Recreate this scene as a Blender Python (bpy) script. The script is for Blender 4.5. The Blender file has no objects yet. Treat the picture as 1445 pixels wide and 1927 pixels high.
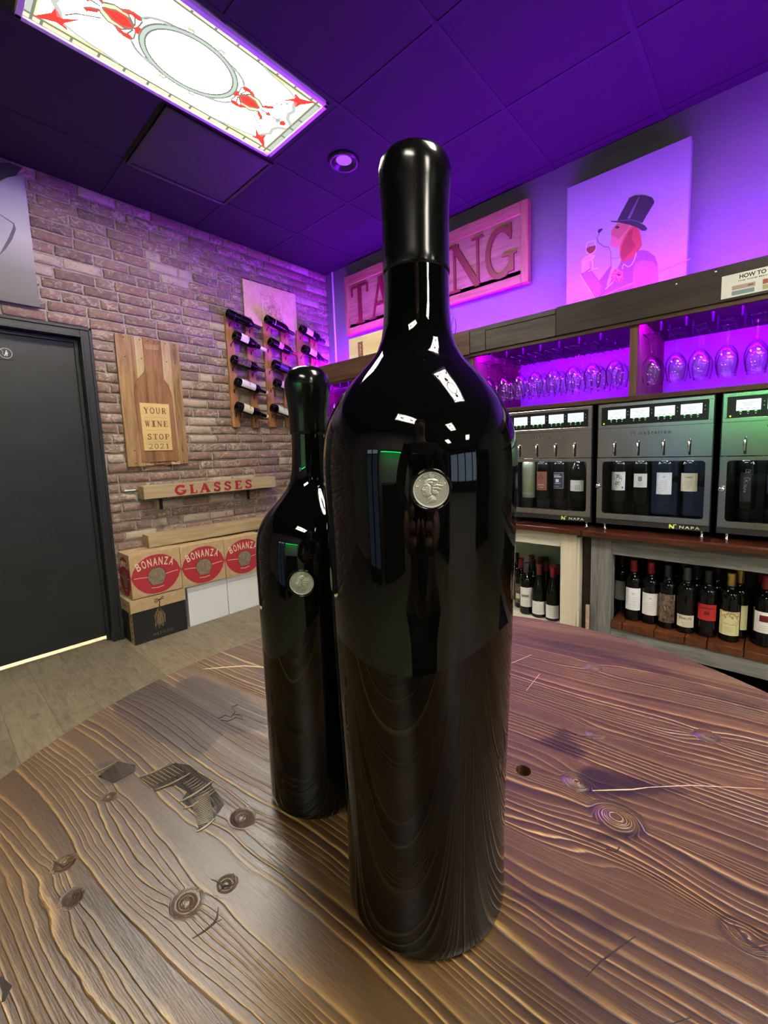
import bpy, math, random
import numpy as np
from mathutils import Matrix, Vector
random.seed(7)
C = bpy.context.scene.collection
PI = math.pi

# ---------------------------------------------------------------- camera model (1445 x 1927)
YAW, PIT, ROL = [math.radians(a) for a in (41.317, -6.228, -1.883)]
FPX, CX, CY, ZC = 797.93, 750.87, 934.73, 1.27
_f = Vector((math.cos(PIT)*math.cos(YAW), math.cos(PIT)*math.sin(YAW), math.sin(PIT)))
_r = Vector((math.sin(YAW), -math.cos(YAW), 0)); _u = _r.cross(_f)
_r, _u = _r*math.cos(ROL)+_u*math.sin(ROL), -_r*math.sin(ROL)+_u*math.cos(ROL)
EYE = Vector((0, 0, ZC))
def at(px, py, ax, val):
    d = _f+_r*((px-CX)/FPX)-_u*((py-CY)/FPX)
    i = 'xyz'.index(ax)
    return EYE+d*((val-EYE[i])/d[i])

# ---------------------------------------------------------------- materials
def newmat(name):
    m = bpy.data.materials.new(name); m.use_nodes = True
    nt = m.node_tree; b = nt.nodes['Principled BSDF']
    return m, nt, b
def pm(name, col, rough=.5, metal=0, spec=.5, emit=None, es=0, **kw):
    m, nt, b = newmat(name)
    b.inputs['Base Color'].default_value = (*col, 1)
    b.inputs['Roughness'].default_value = rough
    b.inputs['Metallic'].default_value = metal
    b.inputs['Specular IOR Level'].default_value = spec
    if emit:
        b.inputs['Emission Color'].default_value = (*emit, 1); b.inputs['Emission Strength'].default_value = es
    for k, v in kw.items(): b.inputs[k].default_value = v
    return m
def em(name, col, s):
    m = bpy.data.materials.new(name); m.use_nodes = True
    nt = m.node_tree; nt.nodes.clear()
    e = nt.nodes.new('ShaderNodeEmission'); o = nt.nodes.new('ShaderNodeOutputMaterial')
    e.inputs[0].default_value = (*col, 1); e.inputs[1].default_value = s
    nt.links.new(e.outputs[0], o.inputs[0]); return m
class N:
    """small node helper"""
    def __init__(s, nt): s.nt = nt
    def n(s, t, **kw):
        x = s.nt.nodes.new(t)
        for k, v in kw.items(): setattr(x, k, v)
        return x
    def inp(s, sock, v):
        if v is None: return
        if hasattr(v, 'is_output'): s.nt.links.new(v, sock)
        else: sock.default_value = v
    def m(s, op, a, b=None, c=None, clamp=False):
        x = s.n('ShaderNodeMath', operation=op); x.use_clamp = clamp
        s.inp(x.inputs[0], a); s.inp(x.inputs[1], b); s.inp(x.inputs[2], c)
        return x.outputs[0]
    def coord(s, which='Object'): return s.n('ShaderNodeTexCoord').outputs[which]
    def map(s, v, sc=(1, 1, 1), loc=(0, 0, 0), rot=(0, 0, 0)):
        x = s.n('ShaderNodeMapping'); s.inp(x.inputs[0], v)
        x.inputs['Scale'].default_value = sc; x.inputs['Location'].default_value = loc; x.inputs['Rotation'].default_value = rot
        return x.outputs[0]
    def noise(s, v, scale=5, det=3, rough=.5, dist=0, dim='3D', w=None):
        x = s.n('ShaderNodeTexNoise', noise_dimensions=dim)
        if dim != '1D': s.inp(x.inputs['Vector'], v)
        if w is not None: s.inp(x.inputs['W'], w)
        x.inputs['Scale'].default_value = scale; x.inputs['Detail'].default_value = det
        x.inputs['Roughness'].default_value = rough; x.inputs['Distortion'].default_value = dist
        return x.outputs[0]
    def ramp(s, f, stops, interp='LINEAR'):
        x = s.n('ShaderNodeValToRGB'); s.inp(x.inputs[0], f); cr = x.color_ramp; cr.interpolation = interp
        while len(cr.elements) < len(stops): cr.elements.new(.5)
        for e, (p, c) in zip(cr.elements, stops):
            e.position = p; e.color = (*c, 1) if len(c) == 3 else c
        return x.outputs[0]
    def mix(s, f, a, b, mode='MIX'):
        x = s.n('ShaderNodeMix', data_type='RGBA', blend_type=mode)
        s.inp(x.inputs[0], f)
        for sock, v in ((x.inputs[6], a), (x.inputs[7], b)):
            if isinstance(v, tuple) and len(v) == 3: v = (*v, 1)
            s.inp(sock, v)
        return x.outputs[2]
    def bump(s, h, st=.5, d=.01):
        x = s.n('ShaderNodeBump'); s.inp(x.inputs['Height'], h); x.inputs['Strength'].default_value = st
        x.inputs['Distance'].default_value = d; return x.outputs[0]
    def attr(s, name):
        x = s.n('ShaderNodeAttribute', attribute_name=name); return x
def wood(name, c1, c2, axis='x', scale=1., rough=.55, bump=.25, knots=0., spec=.4):
    m, nt, b = newmat(name); n = N(nt)
    co = n.coord()
    s = {'x': (1.2, 14, 14), 'y': (14, 1.2, 14), 'z': (14, 14, 1.2)}[axis]
    v = n.map(co, tuple(k*scale for k in s))
    a = n.noise(v, 3.2, 6, .62, 1.2)
    v2 = n.map(co, tuple(k*scale*.35 for k in s)); a2 = n.noise(v2, 2, 2, .5, 2.)
    f = n.m('ADD', n.m('MULTIPLY', a, .65), n.m('MULTIPLY', a2, .45))
    mid = tuple((p+q)/2 for p, q in zip(c1, c2))
    col = n.ramp(f, [(.36, c1), (.52, mid), (.70, c2)])
    if knots:
        vo = n.n('ShaderNodeTexVoronoi'); n.inp(vo.inputs['Vector'], n.map(co, tuple((6 if k > 5 else 2.4)*scale for k in s)))
        vo.inputs['Scale'].default_value = .8
        kf = n.ramp(vo.outputs['Distance'], [(.04, (1, 1, 1)), (.16, (0, 0, 0))])
        col = n.mix(n.m('MULTIPLY', kf, knots), col, tuple(k*.25 for k in c1))
    nt.links.new(col, b.inputs['Base Color'])
    b.inputs['Roughness'].default_value = rough; b.inputs['Specular IOR Level'].default_value = spec
    nt.links.new(n.bump(f, bump, .004), b.inputs['Normal'])
    return m
def speckle(name, c1, c2, sc=40, rough=.8, bump=.2, det=4, **kw):
    m, nt, b = newmat(name); n = N(nt)
    f = n.noise(n.coord(), sc, det, .6)
    nt.links.new(n.ramp(f, [(.35, c1), (.68, c2)]), b.inputs['Base Color'])
    b.inputs['Roughness'].default_value = rough
    nt.links.new(n.bump(f, bump, .002), b.inputs['Normal'])
    for k, v in kw.items(): b.inputs[k].default_value = v
    return m

# ---------------------------------------------------------------- mesh builder
class MB:
    def __init__(s, T=None): s.v = []; s.f = []; s.mi = []; s.sm = []; s.T = T
    def add(s, vs, fs, mi=0, smooth=False, T=None):
        o = len(s.v)
        for p in vs:
            p = Vector(p)
            if T is not None: p = T @ p
            if s.T is not None: p = s.T @ p
            s.v.append(tuple(p))
        for f in fs: s.f.append([i+o for i in f]); s.mi.append(mi); s.sm.append(smooth)
        return s
    def box(s, x0, y0, z0, x1, y1, z1, mi=0, T=None):
        x0, x1 = sorted((x0, x1)); y0, y1 = sorted((y0, y1)); z0, z1 = sorted((z0, z1))
        vs = [(x, y, z) for z in (z0, z1) for y in (y0, y1) for x in (x0, x1)]
        return s.add(vs, [(0, 2, 3, 1), (4, 5, 7, 6), (0, 1, 5, 4), (2, 6, 7, 3), (0, 4, 6, 2), (1, 3, 7, 5)], mi, False, T)
    def prism(s, poly, z0, z1, mi=0, T=None):
        n = len(poly)
        a = sum(poly[i][0]*poly[(i+1) % n][1]-poly[(i+1) % n][0]*poly[i][1] for i in range(n))
        if a < 0: poly = poly[::-1]
        vs = [(x, y, z0) for x, y in poly]+[(x, y, z1) for x, y in poly]
        fs = [tuple(range(n))[::-1], tuple(range(n, 2*n))]+[(i, (i+1) % n, n+(i+1) % n, n+i) for i in range(n)]
        return s.add(vs, fs, mi, False, T)
    def lathe(s, prof, seg=32, mi=0, T=None, smooth=True):
        vs = []; fs = []; k = len(prof)
        for i in range(seg):
            a = 2*PI*i/seg; c, d = math.cos(a), math.sin(a)
            for r, z in prof: vs.append((r*c, r*d, z))
        for i in range(seg):
            j = (i+1) % seg
            for q in range(k-1):
                if prof[q][0] < 1e-7 and prof[q+1][0] < 1e-7: continue
                fs.append((i*k+q, j*k+q, j*k+q+1, i*k+q+1))
        return s.add(vs, fs, mi, smooth, T)
    def tube(s, pts, r, seg=8, mi=0, T=None, cap=True):
        pts = [Vector(p) for p in pts]; vs = []; fs = []; n = len(pts); up = None
        for i, p in enumerate(pts):
            t = (pts[min(i+1, n-1)]-pts[max(i-1, 0)]).normalized()
            if up is None: up = t.orthogonal().normalized()
            up = (up-t*up.dot(t)).normalized(); sd = t.cross(up)
            rr = r[i] if isinstance(r, (list, tuple)) else r
            for j in range(seg):
                a = 2*PI*j/seg; vs.append(p+up*(rr*math.cos(a))+sd*(rr*math.sin(a)))
        for i in range(n-1):
            for j in range(seg):
                k = (j+1) % seg; fs.append((i*seg+j, i*seg+k, (i+1)*seg+k, (i+1)*seg+j))
        if cap: fs += [tuple(range(seg))[::-1], tuple(range((n-1)*seg, n*seg))]
        return s.add(vs, fs, mi, True, T)
    def strip(s, pts, w, z0, z1, mi=0, T=None, closed=False):
        P = [Vector((p[0], p[1])) for p in pts]; n = len(P); L = []; R = []
        for i in range(n):
            if closed: a, b = P[(i-1) % n], P[(i+1) % n]
            else: a, b = P[max(i-1, 0)], P[min(i+1, n-1)]
            t = (b-a).normalized(); nn = Vector((-t.y, t.x))
            ww = (w[i] if isinstance(w, (list, tuple)) else w)/2
            L.append(P[i]+nn*ww); R.append(P[i]-nn*ww)
        vs = [(*p, z1) for p in L]+[(*p, z1) for p in R]+[(*p, z0) for p in L]+[(*p, z0) for p in R]
        fs = []
        for i in range(n if closed else n-1):
            j = (i+1) % n
            fs += [(i, n+i, n+j, j), (2*n+i, 2*n+j, 3*n+j, 3*n+i), (i, j, 2*n+j, 2*n+i), (n+i, 3*n+i, 3*n+j, n+j)]
        if not closed: fs += [(0, 2*n, 3*n, n), (n-1, 2*n-1, 4*n-1, 3*n-1)]
        return s.add(vs, fs, mi, False, T)
    def grid(s, fn, nu, nv, mi=0, smooth=True, T=None):
        vs = [fn(i/nu, j/nv) for j in range(nv+1) for i in range(nu+1)]
        fs = [(j*(nu+1)+i, j*(nu+1)+i+1, (j+1)*(nu+1)+i+1, (j+1)*(nu+1)+i) for j in range(nv) for i in range(nu)]
        return s.add(vs, fs, mi, smooth, T)
    def mesh(s, name, mats):
        me = bpy.data.meshes.new(name); me.from_pydata(s.v, [], s.f)
        for m in (mats if isinstance(mats, (list, tuple)) else [mats]): me.materials.append(m)
        me.polygons.foreach_set('material_index', s.mi); me.polygons.foreach_set('use_smooth', s.sm)
        me.update(); return me
    def build(s, name, mats, parent=None, bevel=0, loc=None, rot=None):
        return link(name, s.mesh(name, mats), parent, bevel, loc, rot)
def link(name, me, parent=None, bevel=0, loc=None, rot=None):
    o = bpy.data.objects.new(name, me); C.objects.link(o)
    if parent: o.parent = parent
    if loc is not None: o.location = loc
    if rot is not None: o.rotation_euler = rot
    if bevel:
        b = o.modifiers.new('bevel', 'BEVEL'); b.width = bevel; b.segments = 2; b.limit_method = 'ANGLE'
    return o
def tag(o, label, cat, group=None):
    o['label'] = label; o['category'] = cat
    if group: o['group'] = group
    return o
def struct(o): o['kind'] = 'structure'; return o
def thing(name, label, cat, loc=(0, 0, 0), group=None, rot=None):
    o = bpy.data.objects.new(name, None); C.objects.link(o); o.location = loc; o.empty_display_size = .05
    if rot: o.rotation_euler = rot
    return tag(o, label, cat, group)
def kids(o): return [c for c in bpy.data.objects if c.parent == o]
def copy_tree(o, loc=None, label=None, group=None, parent=None):
    c = o.copy(); C.objects.link(c); c.parent = parent
    if loc is not None: c.location = loc
    if label: c['label'] = label
    if group: c['group'] = group
    for k in kids(o): copy_tree(k, parent=c)
    return c
def frame(o, X, Y, Z):
    """matrix with given axes and origin"""
    M = Matrix.Identity(4)
    for i, a in enumerate((X, Y, Z)):
        a = Vector(a).normalized()
        for k in range(3): M[k][i] = a[k]
    for k in range(3): M[k][3] = o[k]
    return M
_tc = {}
def tmesh(txt, bold=0., ext=0., spacing=1.):
    key = (txt, bold, ext, spacing)
    if key in _tc: return _tc[key]
    cu = bpy.data.curves.new('t', 'FONT'); cu.body = txt; cu.size = 1; cu.offset = bold; cu.extrude = ext
    cu.space_character = spacing; cu.resolution_u = 3
    o = bpy.data.objects.new('t', cu); C.objects.link(o)
    dg = bpy.context.evaluated_depsgraph_get(); me = bpy.data.meshes.new_from_object(o.evaluated_get(dg))
    vs = [tuple(v.co) for v in me.vertices]; fs = [tuple(p.vertices) for p in me.polygons]
    bpy.data.objects.remove(o); bpy.data.curves.remove(cu); bpy.data.meshes.remove(me)
    _tc[key] = (vs, fs); return vs, fs
def put_text(mb, txt, h, T, mi=0, bold=0., depth=.001, width=None, align='c', spacing=1., bend=None, xs=1.):
    """text of cap height h on the plane T (x right, y up, z towards the reader)"""
    vs, fs = tmesh(txt, bold, .5, spacing)
    x0 = min(v[0] for v in vs); x1 = max(v[0] for v in vs); k = h/.70
    sx = (width/(x1-x0)) if width else k*xs
    off = {'c': (x0+x1)/2, 'l': x0, 'r': x1}[align]
    out = []
    for x, y, z in vs:
        X, Y, Z = (x-off)*sx, y*k, z*depth
        if bend: X, Y, Z = bend(X, Y, Z)
        out.append((X, Y, Z))
    mb.add(out, fs, mi, False, T)

# serif stroke letters on a unit-high box: [(points, width)], advance
def _arc(cx, cy, rx, ry, a0, a1, n=14): return [(cx+rx*math.cos(math.radians(a0+(a1-a0)*i/n)), cy+ry*math.sin(math.radians(a0+(a1-a0)*i/n))) for i in range(n+1)]
TH, TN, SF = .17, .075, .06
def _sf(x, y, w=.3): return ([(x-w/2, y), (x+w/2, y)], SF)
GL = {
 'T': ([([(.4, 0), (.4, 1)], TH), ([(.02, .965), (.78, .965)], TN), ([(.04, .98), (.04, .74)], TN), ([(.76, .98), (.76, .74)], TN), _sf(.4, .03, .4)], .84),
 'A': ([([(.12, 0), (.43, 1)], TN), ([(.43, 1), (.74, 0)], TH), ([(.2, .34), (.64, .34)], TN), _sf(.12, .03, .28), _sf(.74, .03, .34)], .9),
 'S': ([([(.56, .8), (.48, .93), (.33, .965), (.17, .9), (.12, .76), (.2, .62), (.36, .52), (.52, .4), (.57, .24), (.48, .08), (.3, .03), (.15, .1), (.08, .24)], .125), ([(.57, 1), (.57, .72)], .06), ([(.07, 0), (.07, .3)], .06)], .68),
 'I': ([([(.2, 0), (.2, 1)], TH), _sf(.2, .03, .38), _sf(.2, .97, .38)], .4),
 'N': ([([(.13, 0), (.13, 1)], TN), ([(.12, .98), (.74, .02)], TH), ([(.74, 0), (.74, 1)], TN), _sf(.13, .03), _sf(.1, .97, .3), _sf(.74, .97)], .88),
 'G': ([(_arc(.45, .5, .37, .455, 42, 330), .15), ([(.5, .42), (.9, .42)], .06), ([(.76, .42), (.76, .08)], .14), ([(.73, 1), (.73, .7)], .06)], .92),
 'L': ([([(.2, 0), (.2, 1)], TH), ([(.05, .035), (.66, .035)], TN), ([(.64, .02), (.64, .3)], .06), _sf(.2, .97, .38)], .7),
 'E': ([([(.2, 0), (.2, 1)], TH), ([(.05, .035), (.66, .035)], TN), ([(.64, .02), (.64, .27)], .06), ([(.05, .965), (.62, .965)], TN), ([(.6, .98), (.6, .75)], .06), ([(.2, .51), (.48, .51)], .06), ([(.47, .62), (.47, .4)], .05)], .72),
 'Y': ([([(.1, 1), (.4, .45)], TH), ([(.7, 1), (.4, .45)], TN), ([(.4, 0), (.4, .5)], TH), _sf(.4, .03, .36), _sf(.1, .97), _sf(.7, .97, .26)], .8),
 'O': ([(_arc(.43, .5, .36, .455, 0, 360, 24), .13)], .88),
 'U': ([([(.15, 1), (.15, .35)]+_arc(.4, .33, .25, .28, 180, 360, 10)+[(.65, .35), (.65, 1)], .11), _sf(.15, .97, .32), _sf(.65, .97, .26)], .82),
 'R': ([([(.2, 0), (.2, 1)], TH), ([(.2, .965), (.45, .965)]+_arc(.45, .735, .2, .23, 90, -90, 8)+[(.2, .505)], .09), ([(.42, .5), (.72, .02)], .13), _sf(.2, .03, .36), _sf(.13, .97, .26), _sf(.76, .03, .16)], .82),
 'W': ([([(.1, 1), (.33, 0)], .14), ([(.33, 0), (.53, 1)], TN), ([(.53, 1), (.76, 0)], .14), ([(.76, 0), (.98, 1)], TN), _sf(.1, .97, .26), _sf(.53, .97, .24), _sf(.97, .97, .22)], 1.1),
 'P': ([([(.2, 0), (.2, 1)], TH), ([(.2, .965), (.45, .965)]+_arc(.45, .715, .21, .25, 90, -90, 8)+[(.2, .465)], .09), _sf(.2, .03, .36), _sf(.13, .97, .26)], .72),
 '2': ([(_arc(.33, .74, .24, .225, 170, -20, 10)+[(.42, .4), (.08, .05)], .09), ([(.06, .05), (.6, .05)], .1), ([(.6, .02), (.6, .2)], .05)], .68),
 '0': ([(_arc(.33, .5, .25, .46, 0, 360, 20), .1)], .68),
 '1': ([([(.25, 0), (.25, 1)], .13), ([(.08, .84), (.25, .97)], .07), _sf(.25, .03, .34)], .48),
 ' ': ([], .4)}
def serif(mb, txt, h, w, T, z0, z1, mi=0, wt=1., spans=None):
    """serif letters h high, filling width w from the origin of T"""
    tot = sum(GL[c][1] for c in txt)+.08*(len(txt)-1); sx = w/tot; x = 0
    for i, ch in enumerate(txt):
        st, adv = GL[ch]; X, S = x*sx, sx
        if spans: X, x1 = spans[i]; S = (x1-X)/adv
        for k, (pts, wd) in enumerate(st):
            p = [(X+px*S, py*h) for px, py in pts]
            cl = len(pts) > 18 and pts[0] == pts[-1] or (len(pts) > 18 and abs(pts[0][0]-pts[-1][0]) < 1e-6)
            dz = (z1-z0)*.01*k
            mb.strip(p[:-1] if cl else p, wd*(S*.6+h*.4)*wt, z0, z1+dz, mi, T, closed=cl)
        x += adv+.08
# ================================================================ MATERIALS
YB, XW, ZCEIL, ZT = 3.44, 2.914, 3.033, 0.974
M = {}
M['black_glass'] = pm('black_glass', (.0016, .0016, .0015), .03, 0, .42)
M['wax'] = pm('black_wax', (.003, .003, .003), .17, 0, .42)
M['bottle_dark'] = pm('bottle_dark', (.003, .0035, .003), .035, 0, .32)
M['bottle_clear'] = pm('bottle_pale', (.26, .27, .17), .08, 0, .5)
M['steel'] = pm('brushed_steel', (.50, .50, .49), .24, 1)
M['steel_dark'] = pm('dark_steel', (.24, .24, .25), .32, 1)
M['chrome'] = pm('chrome', (.85, .85, .85), .08, 1)
M['black_plastic'] = pm('black_plastic', (.008, .008, .009), .3)
M['black_metal'] = pm('black_metal', (.012, .012, .012), .35, .6)
M['white_plastic'] = pm('white_plastic', (.75, .74, .7), .4)
M['ink'] = pm('ink', (.01, .01, .01), .5)
M['grey_ink'] = pm('grey_ink', (.18, .18, .18), .6)
M['paper'] = pm('label_white', (.72, .71, .68), .6)
M['paper_cream'] = pm('label_cream', (.66, .6, .45), .6)
M['paper_yellow'] = pm('label_yellow', (.62, .6, .3), .6)
M['paper_grey'] = pm('label_grey', (.3, .31, .29), .6)
M['red_ink'] = pm('label_red', (.42, .02, .02), .5)
M['maroon'] = pm('maroon_print', (.13, .006, .012), .5)
M['gold'] = pm('gold_foil', (.55, .38, .1), .35, .8)
M['cap_red'] = pm('capsule_red', (.22, .008, .02), .3)
M['cap_darkred'] = pm('capsule_dark_red', (.09, .008, .01), .35)
M['cap_black'] = pm('capsule_black', (.012, .012, .013), .3)
M['cap_grey'] = pm('capsule_grey', (.07, .07, .075), .35, .4)
M['cap_white'] = pm('capsule_white', (.75, .7, .65), .35)
M['cork'] = pm('cork_tip', (.7, .6, .4), .6)
M['terracotta'] = pm('label_terracotta', (.28, .09, .06), .6)
M['navy'] = pm('label_navy', (.03, .03, .07), .5)
M['card'] = speckle('cardboard', (.47, .32, .17), (.56, .4, .23), 30, .85, .1)
M['card_red'] = pm('printed_red', (.42, .022, .04), .7)
M['card_black'] = pm('printed_black', (.012, .012, .012), .55)
M['card_white'] = pm('white_card', (.78, .80, .84), .6)
M['card_cream'] = pm('printed_cream', (.72, .58, .42), .7)
M['photo_grey'] = speckle('printed_landscape', (.16, .12, .08), (.3, .25, .18), 60, .7, .05)
M['root'] = pm('printed_roots', (.36, .24, .12), .7)
M['greywood'] = wood('weathered_grey_wood', (.075, .073, .068), (.23, .23, .215), 'z', 1, .75, .5, .5)
M['greywood_h'] = wood('weathered_grey_rail', (.075, .074, .068), (.23, .235, .215), 'y', 1, .75, .5, .5)
M['creamwood'] = wood('cream_painted_wood', (.55, .5, .38), (.68, .62, .48), 'z', .8, .6, .5)
M['creamwood_h'] = wood('cream_painted_rail', (.5, .48, .40), (.66, .62, .52), 'y', .8, .6, .5)
M['counter'] = wood('red_brown_counter', (.014, .004, .002), (.085, .026, .011), 'y', .8, .14, .25, .6, spec=.6)
M['shelfplank'] = wood('red_brown_planks', (.04, .011, .004), (.14, .045, .016), 'x', .9, .3, .2, .3)
M['hutch_dark'] = wood('dark_walnut_board', (.009, .0055, .004), (.034, .021, .015), 'y', .7, .5, .2, .4)
M['hutch_warm'] = wood('walnut_board', (.022, .010, .005), (.085, .04, .02), 'y', .7, .45, .2, .3)
M['hutch_v'] = wood('walnut_divider', (.03, .014, .007), (.12, .06, .03), 'z', .9, .5, .2)
M['beam'] = wood('pale_oak_beam', (.30, .22, .12), (.50, .39, .24), 'x', .7, .7, .2, .5)
M['pallet'] = wood('reclaimed_pine', (.12, .055, .02), (.44, .27, .13), 'z', .8, .6, .3, .8)
M['pallet_pale'] = wood('pale_reclaimed_pine', (.26, .16, .075), (.54, .40, .23), 'z', .8, .6, .3, .6)
M['pallet_red'] = wood('reddish_reclaimed_pine', (.11, .042, .018), (.33, .16, .075), 'z', .8, .55, .3, .6)
M['plaque'] = wood('engraved_pale_plywood', (.52, .36, .14), (.66, .48, .22), 'x', .6, .6, .08)
M['burnt'] = pm('engraved_letters', (.16, .08, .025), .7)
M['post'] = wood('rack_board', (.17, .07, .025), (.46, .22, .08), 'z', 1, .55, .3, .6)
M['sign_board'] = wood('sign_panel_wood', (.20, .10, .055), (.40, .24, .13), 'y', .7, .6, .25, .3)
M['sign_frame'] = wood('sign_frame_wood', (.2, .085, .04), (.45, .22, .11), 'y', .8, .5, .25, .5)
M['sign_red'] = pm('carved_red_letters', (.15, .006, .02), .45)
M['gl_red'] = pm('painted_red_letters', (.36, .012, .03), .5)
M['plywood'] = wood('pale_plywood', (.58, .42, .2), (.72, .56, .32), 'y', .5, .6, .08, .4)
M['wall_paint'] = speckle('light_grey_paint', (.145, .15, .14), (.155, .16, .15), 60, .75, .05)
M['dark_paint'] = pm('dark_paint', (.03, .03, .032), .7)
M['warm_paint'] = pm('warm_grey_paint', (.55, .50, .42), .7)
M['door_paint'] = speckle('black_door_paint', (.010, .011, .013), (.016, .018, .021), 6, .42, .1)
M['frame_paint'] = pm('black_frame_paint', (.015, .016, .018), .38)
M['canvas'] = pm('white_canvas', (.30, .27, .30), .75)

# brick wall
def brick_mat():
    m, nt, b = newmat('reclaimed_brick'); n = N(nt)
    at_ = n.attr('tone').outputs['Fac']; wh = n.attr('chalk').outputs['Fac']
    co = n.coord()
    base = n.ramp(at_, [(0, (.085, .055, .052)), (.3, (.18, .095, .075)), (.55, (.27, .125, .09)), (.78, (.30, .175, .125)), (1, (.24, .165, .14))])
    ns = n.noise(co, 28, 6, .7)
    base = n.mix(.55, base, n.ramp(ns, [(.3, (.09, .055, .045)), (.5, (.2, .115, .09)), (.72, (.36, .25, .2))]), 'MIX')
    n2 = n.noise(n.map(co, (1, 1, 1.6)), 22, 5, .75, 1.2)
    wf = n.ramp(n.m('ADD', n2, n.m('MULTIPLY', wh, .20)), [(.57, (0, 0, 0)), (.68, (1, 1, 1))])
    base = n.mix(.22, base, (.24, .19, .165))
    col = n.mix(n.m('MULTIPLY', wf, .72), base, (.52, .43, .34))
    nt.links.new(col, b.inputs['Base Color']); b.inputs['Roughness'].default_value = .85
    nt.links.new(n.bump(n.m('ADD', ns, n.m('MULTIPLY', n2, .7)), .7, .006), b.inputs['Normal'])
    return m
M['brick'] = brick_mat()
M['mortar'] = speckle('grey_mortar', (.26, .23, .20), (.39, .35, .31), 55, .9, .6)

def floor_mat():
    m, nt, b = newmat('grey_oak_planks'); n = N(nt); co = n.coord()
    v = n.map(co, (1, 1, 1), rot=(0, 0, PI/2))
    br = n.n('ShaderNodeTexBrick'); n.inp(br.inputs['Vector'], v)
    br.offset = .37; br.inputs['Scale'].default_value = 1; br.inputs['Brick Width'].default_value = 1.1; br.inputs['Row Height'].default_value = .17
    br.inputs['Mortar Size'].default_value = .0015; br.inputs['Color1'].default_value = (.15, .15, .15, 1); br.inputs['Color2'].default_value = (.85, .85, .85, 1)
    br.inputs['Mortar'].default_value = (0, 0, 0, 1)
    g = n.noise(n.map(co, (11, 1.6, 1)), 3, 7, .72, 1.2); k = n.noise(n.map(co, (5, 3, 1)), 2.2, 3, .6, 1)
    col = n.ramp(n.m('ADD', n.m('MULTIPLY', g, .7), n.m('MULTIPLY', k, .35)), [(.33, (.15, .12, .075)), (.52, (.27, .225, .15)), (.75, (.37, .32, .22))])
    col = n.mix(.30, col, br.outputs['Color'], 'MULTIPLY')
    kn = n.ramp(n.noise(n.map(co, (3.4, 2, 1)), 2.6, 2, .5), [(.66, (0, 0, 0)), (.74, (1, 1, 1))])
    col = n.mix(n.m('MULTIPLY', kn, .5), col, (.07, .05, .035))
    col = n.mix(n.m('MULTIPLY', br.outputs['Fac'], .5), col, (.08, .065, .05))
    nt.links.new(col, b.inputs['Base Color']); b.inputs['Roughness'].default_value = .5
    nt.links.new(n.bump(g, .15, .003), b.inputs['Normal'])
    return m
M['floor'] = floor_mat()
M['ceil'] = speckle('black_ceiling_tile', (.006, .006, .007), (.009, .009, .0103), 90, .85, .25)
M['ceil_grid'] = pm('black_ceiling_grid', (.0078, .0078, .009), .8)

# ================================================================ ROOM
X0, Y0 = -3.6, -9.0
struct(MB().box(X0-.1, Y0-.1, -.08, XW+.1, YB+1.2, 0).build('floor', M['floor']))
cb = MB().box(X0-.1, Y0-.1, ZCEIL, XW+.1, YB+.3, ZCEIL+.08)
gx = [.41+.61*k for k in range(-7, 5)]; gy = [2.36+.61*k for k in range(-18, 2)]
for x in gx: cb.box(x-.012, Y0, ZCEIL-.003, x+.012, YB, ZCEIL, 1)
for y in gy: cb.box(X0, y-.012, ZCEIL-.0035, XW, y+.012, ZCEIL, 1)
struct(cb.build('ceiling', [M['ceil'], M['ceil_grid']]))
struct(MB().box(XW, Y0-.1, 0, XW+.1, YB, ZCEIL).build('wall_right', M['wall_paint']))
struct(MB().box(X0-.1, Y0-.1, 0, X0, YB+.1, ZCEIL).build('wall_left', M['warm_paint']))
struct(MB().box(X0, Y0-.1, 0, XW, Y0, ZCEIL).build('wall_rear', M['dark_paint']))

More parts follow.
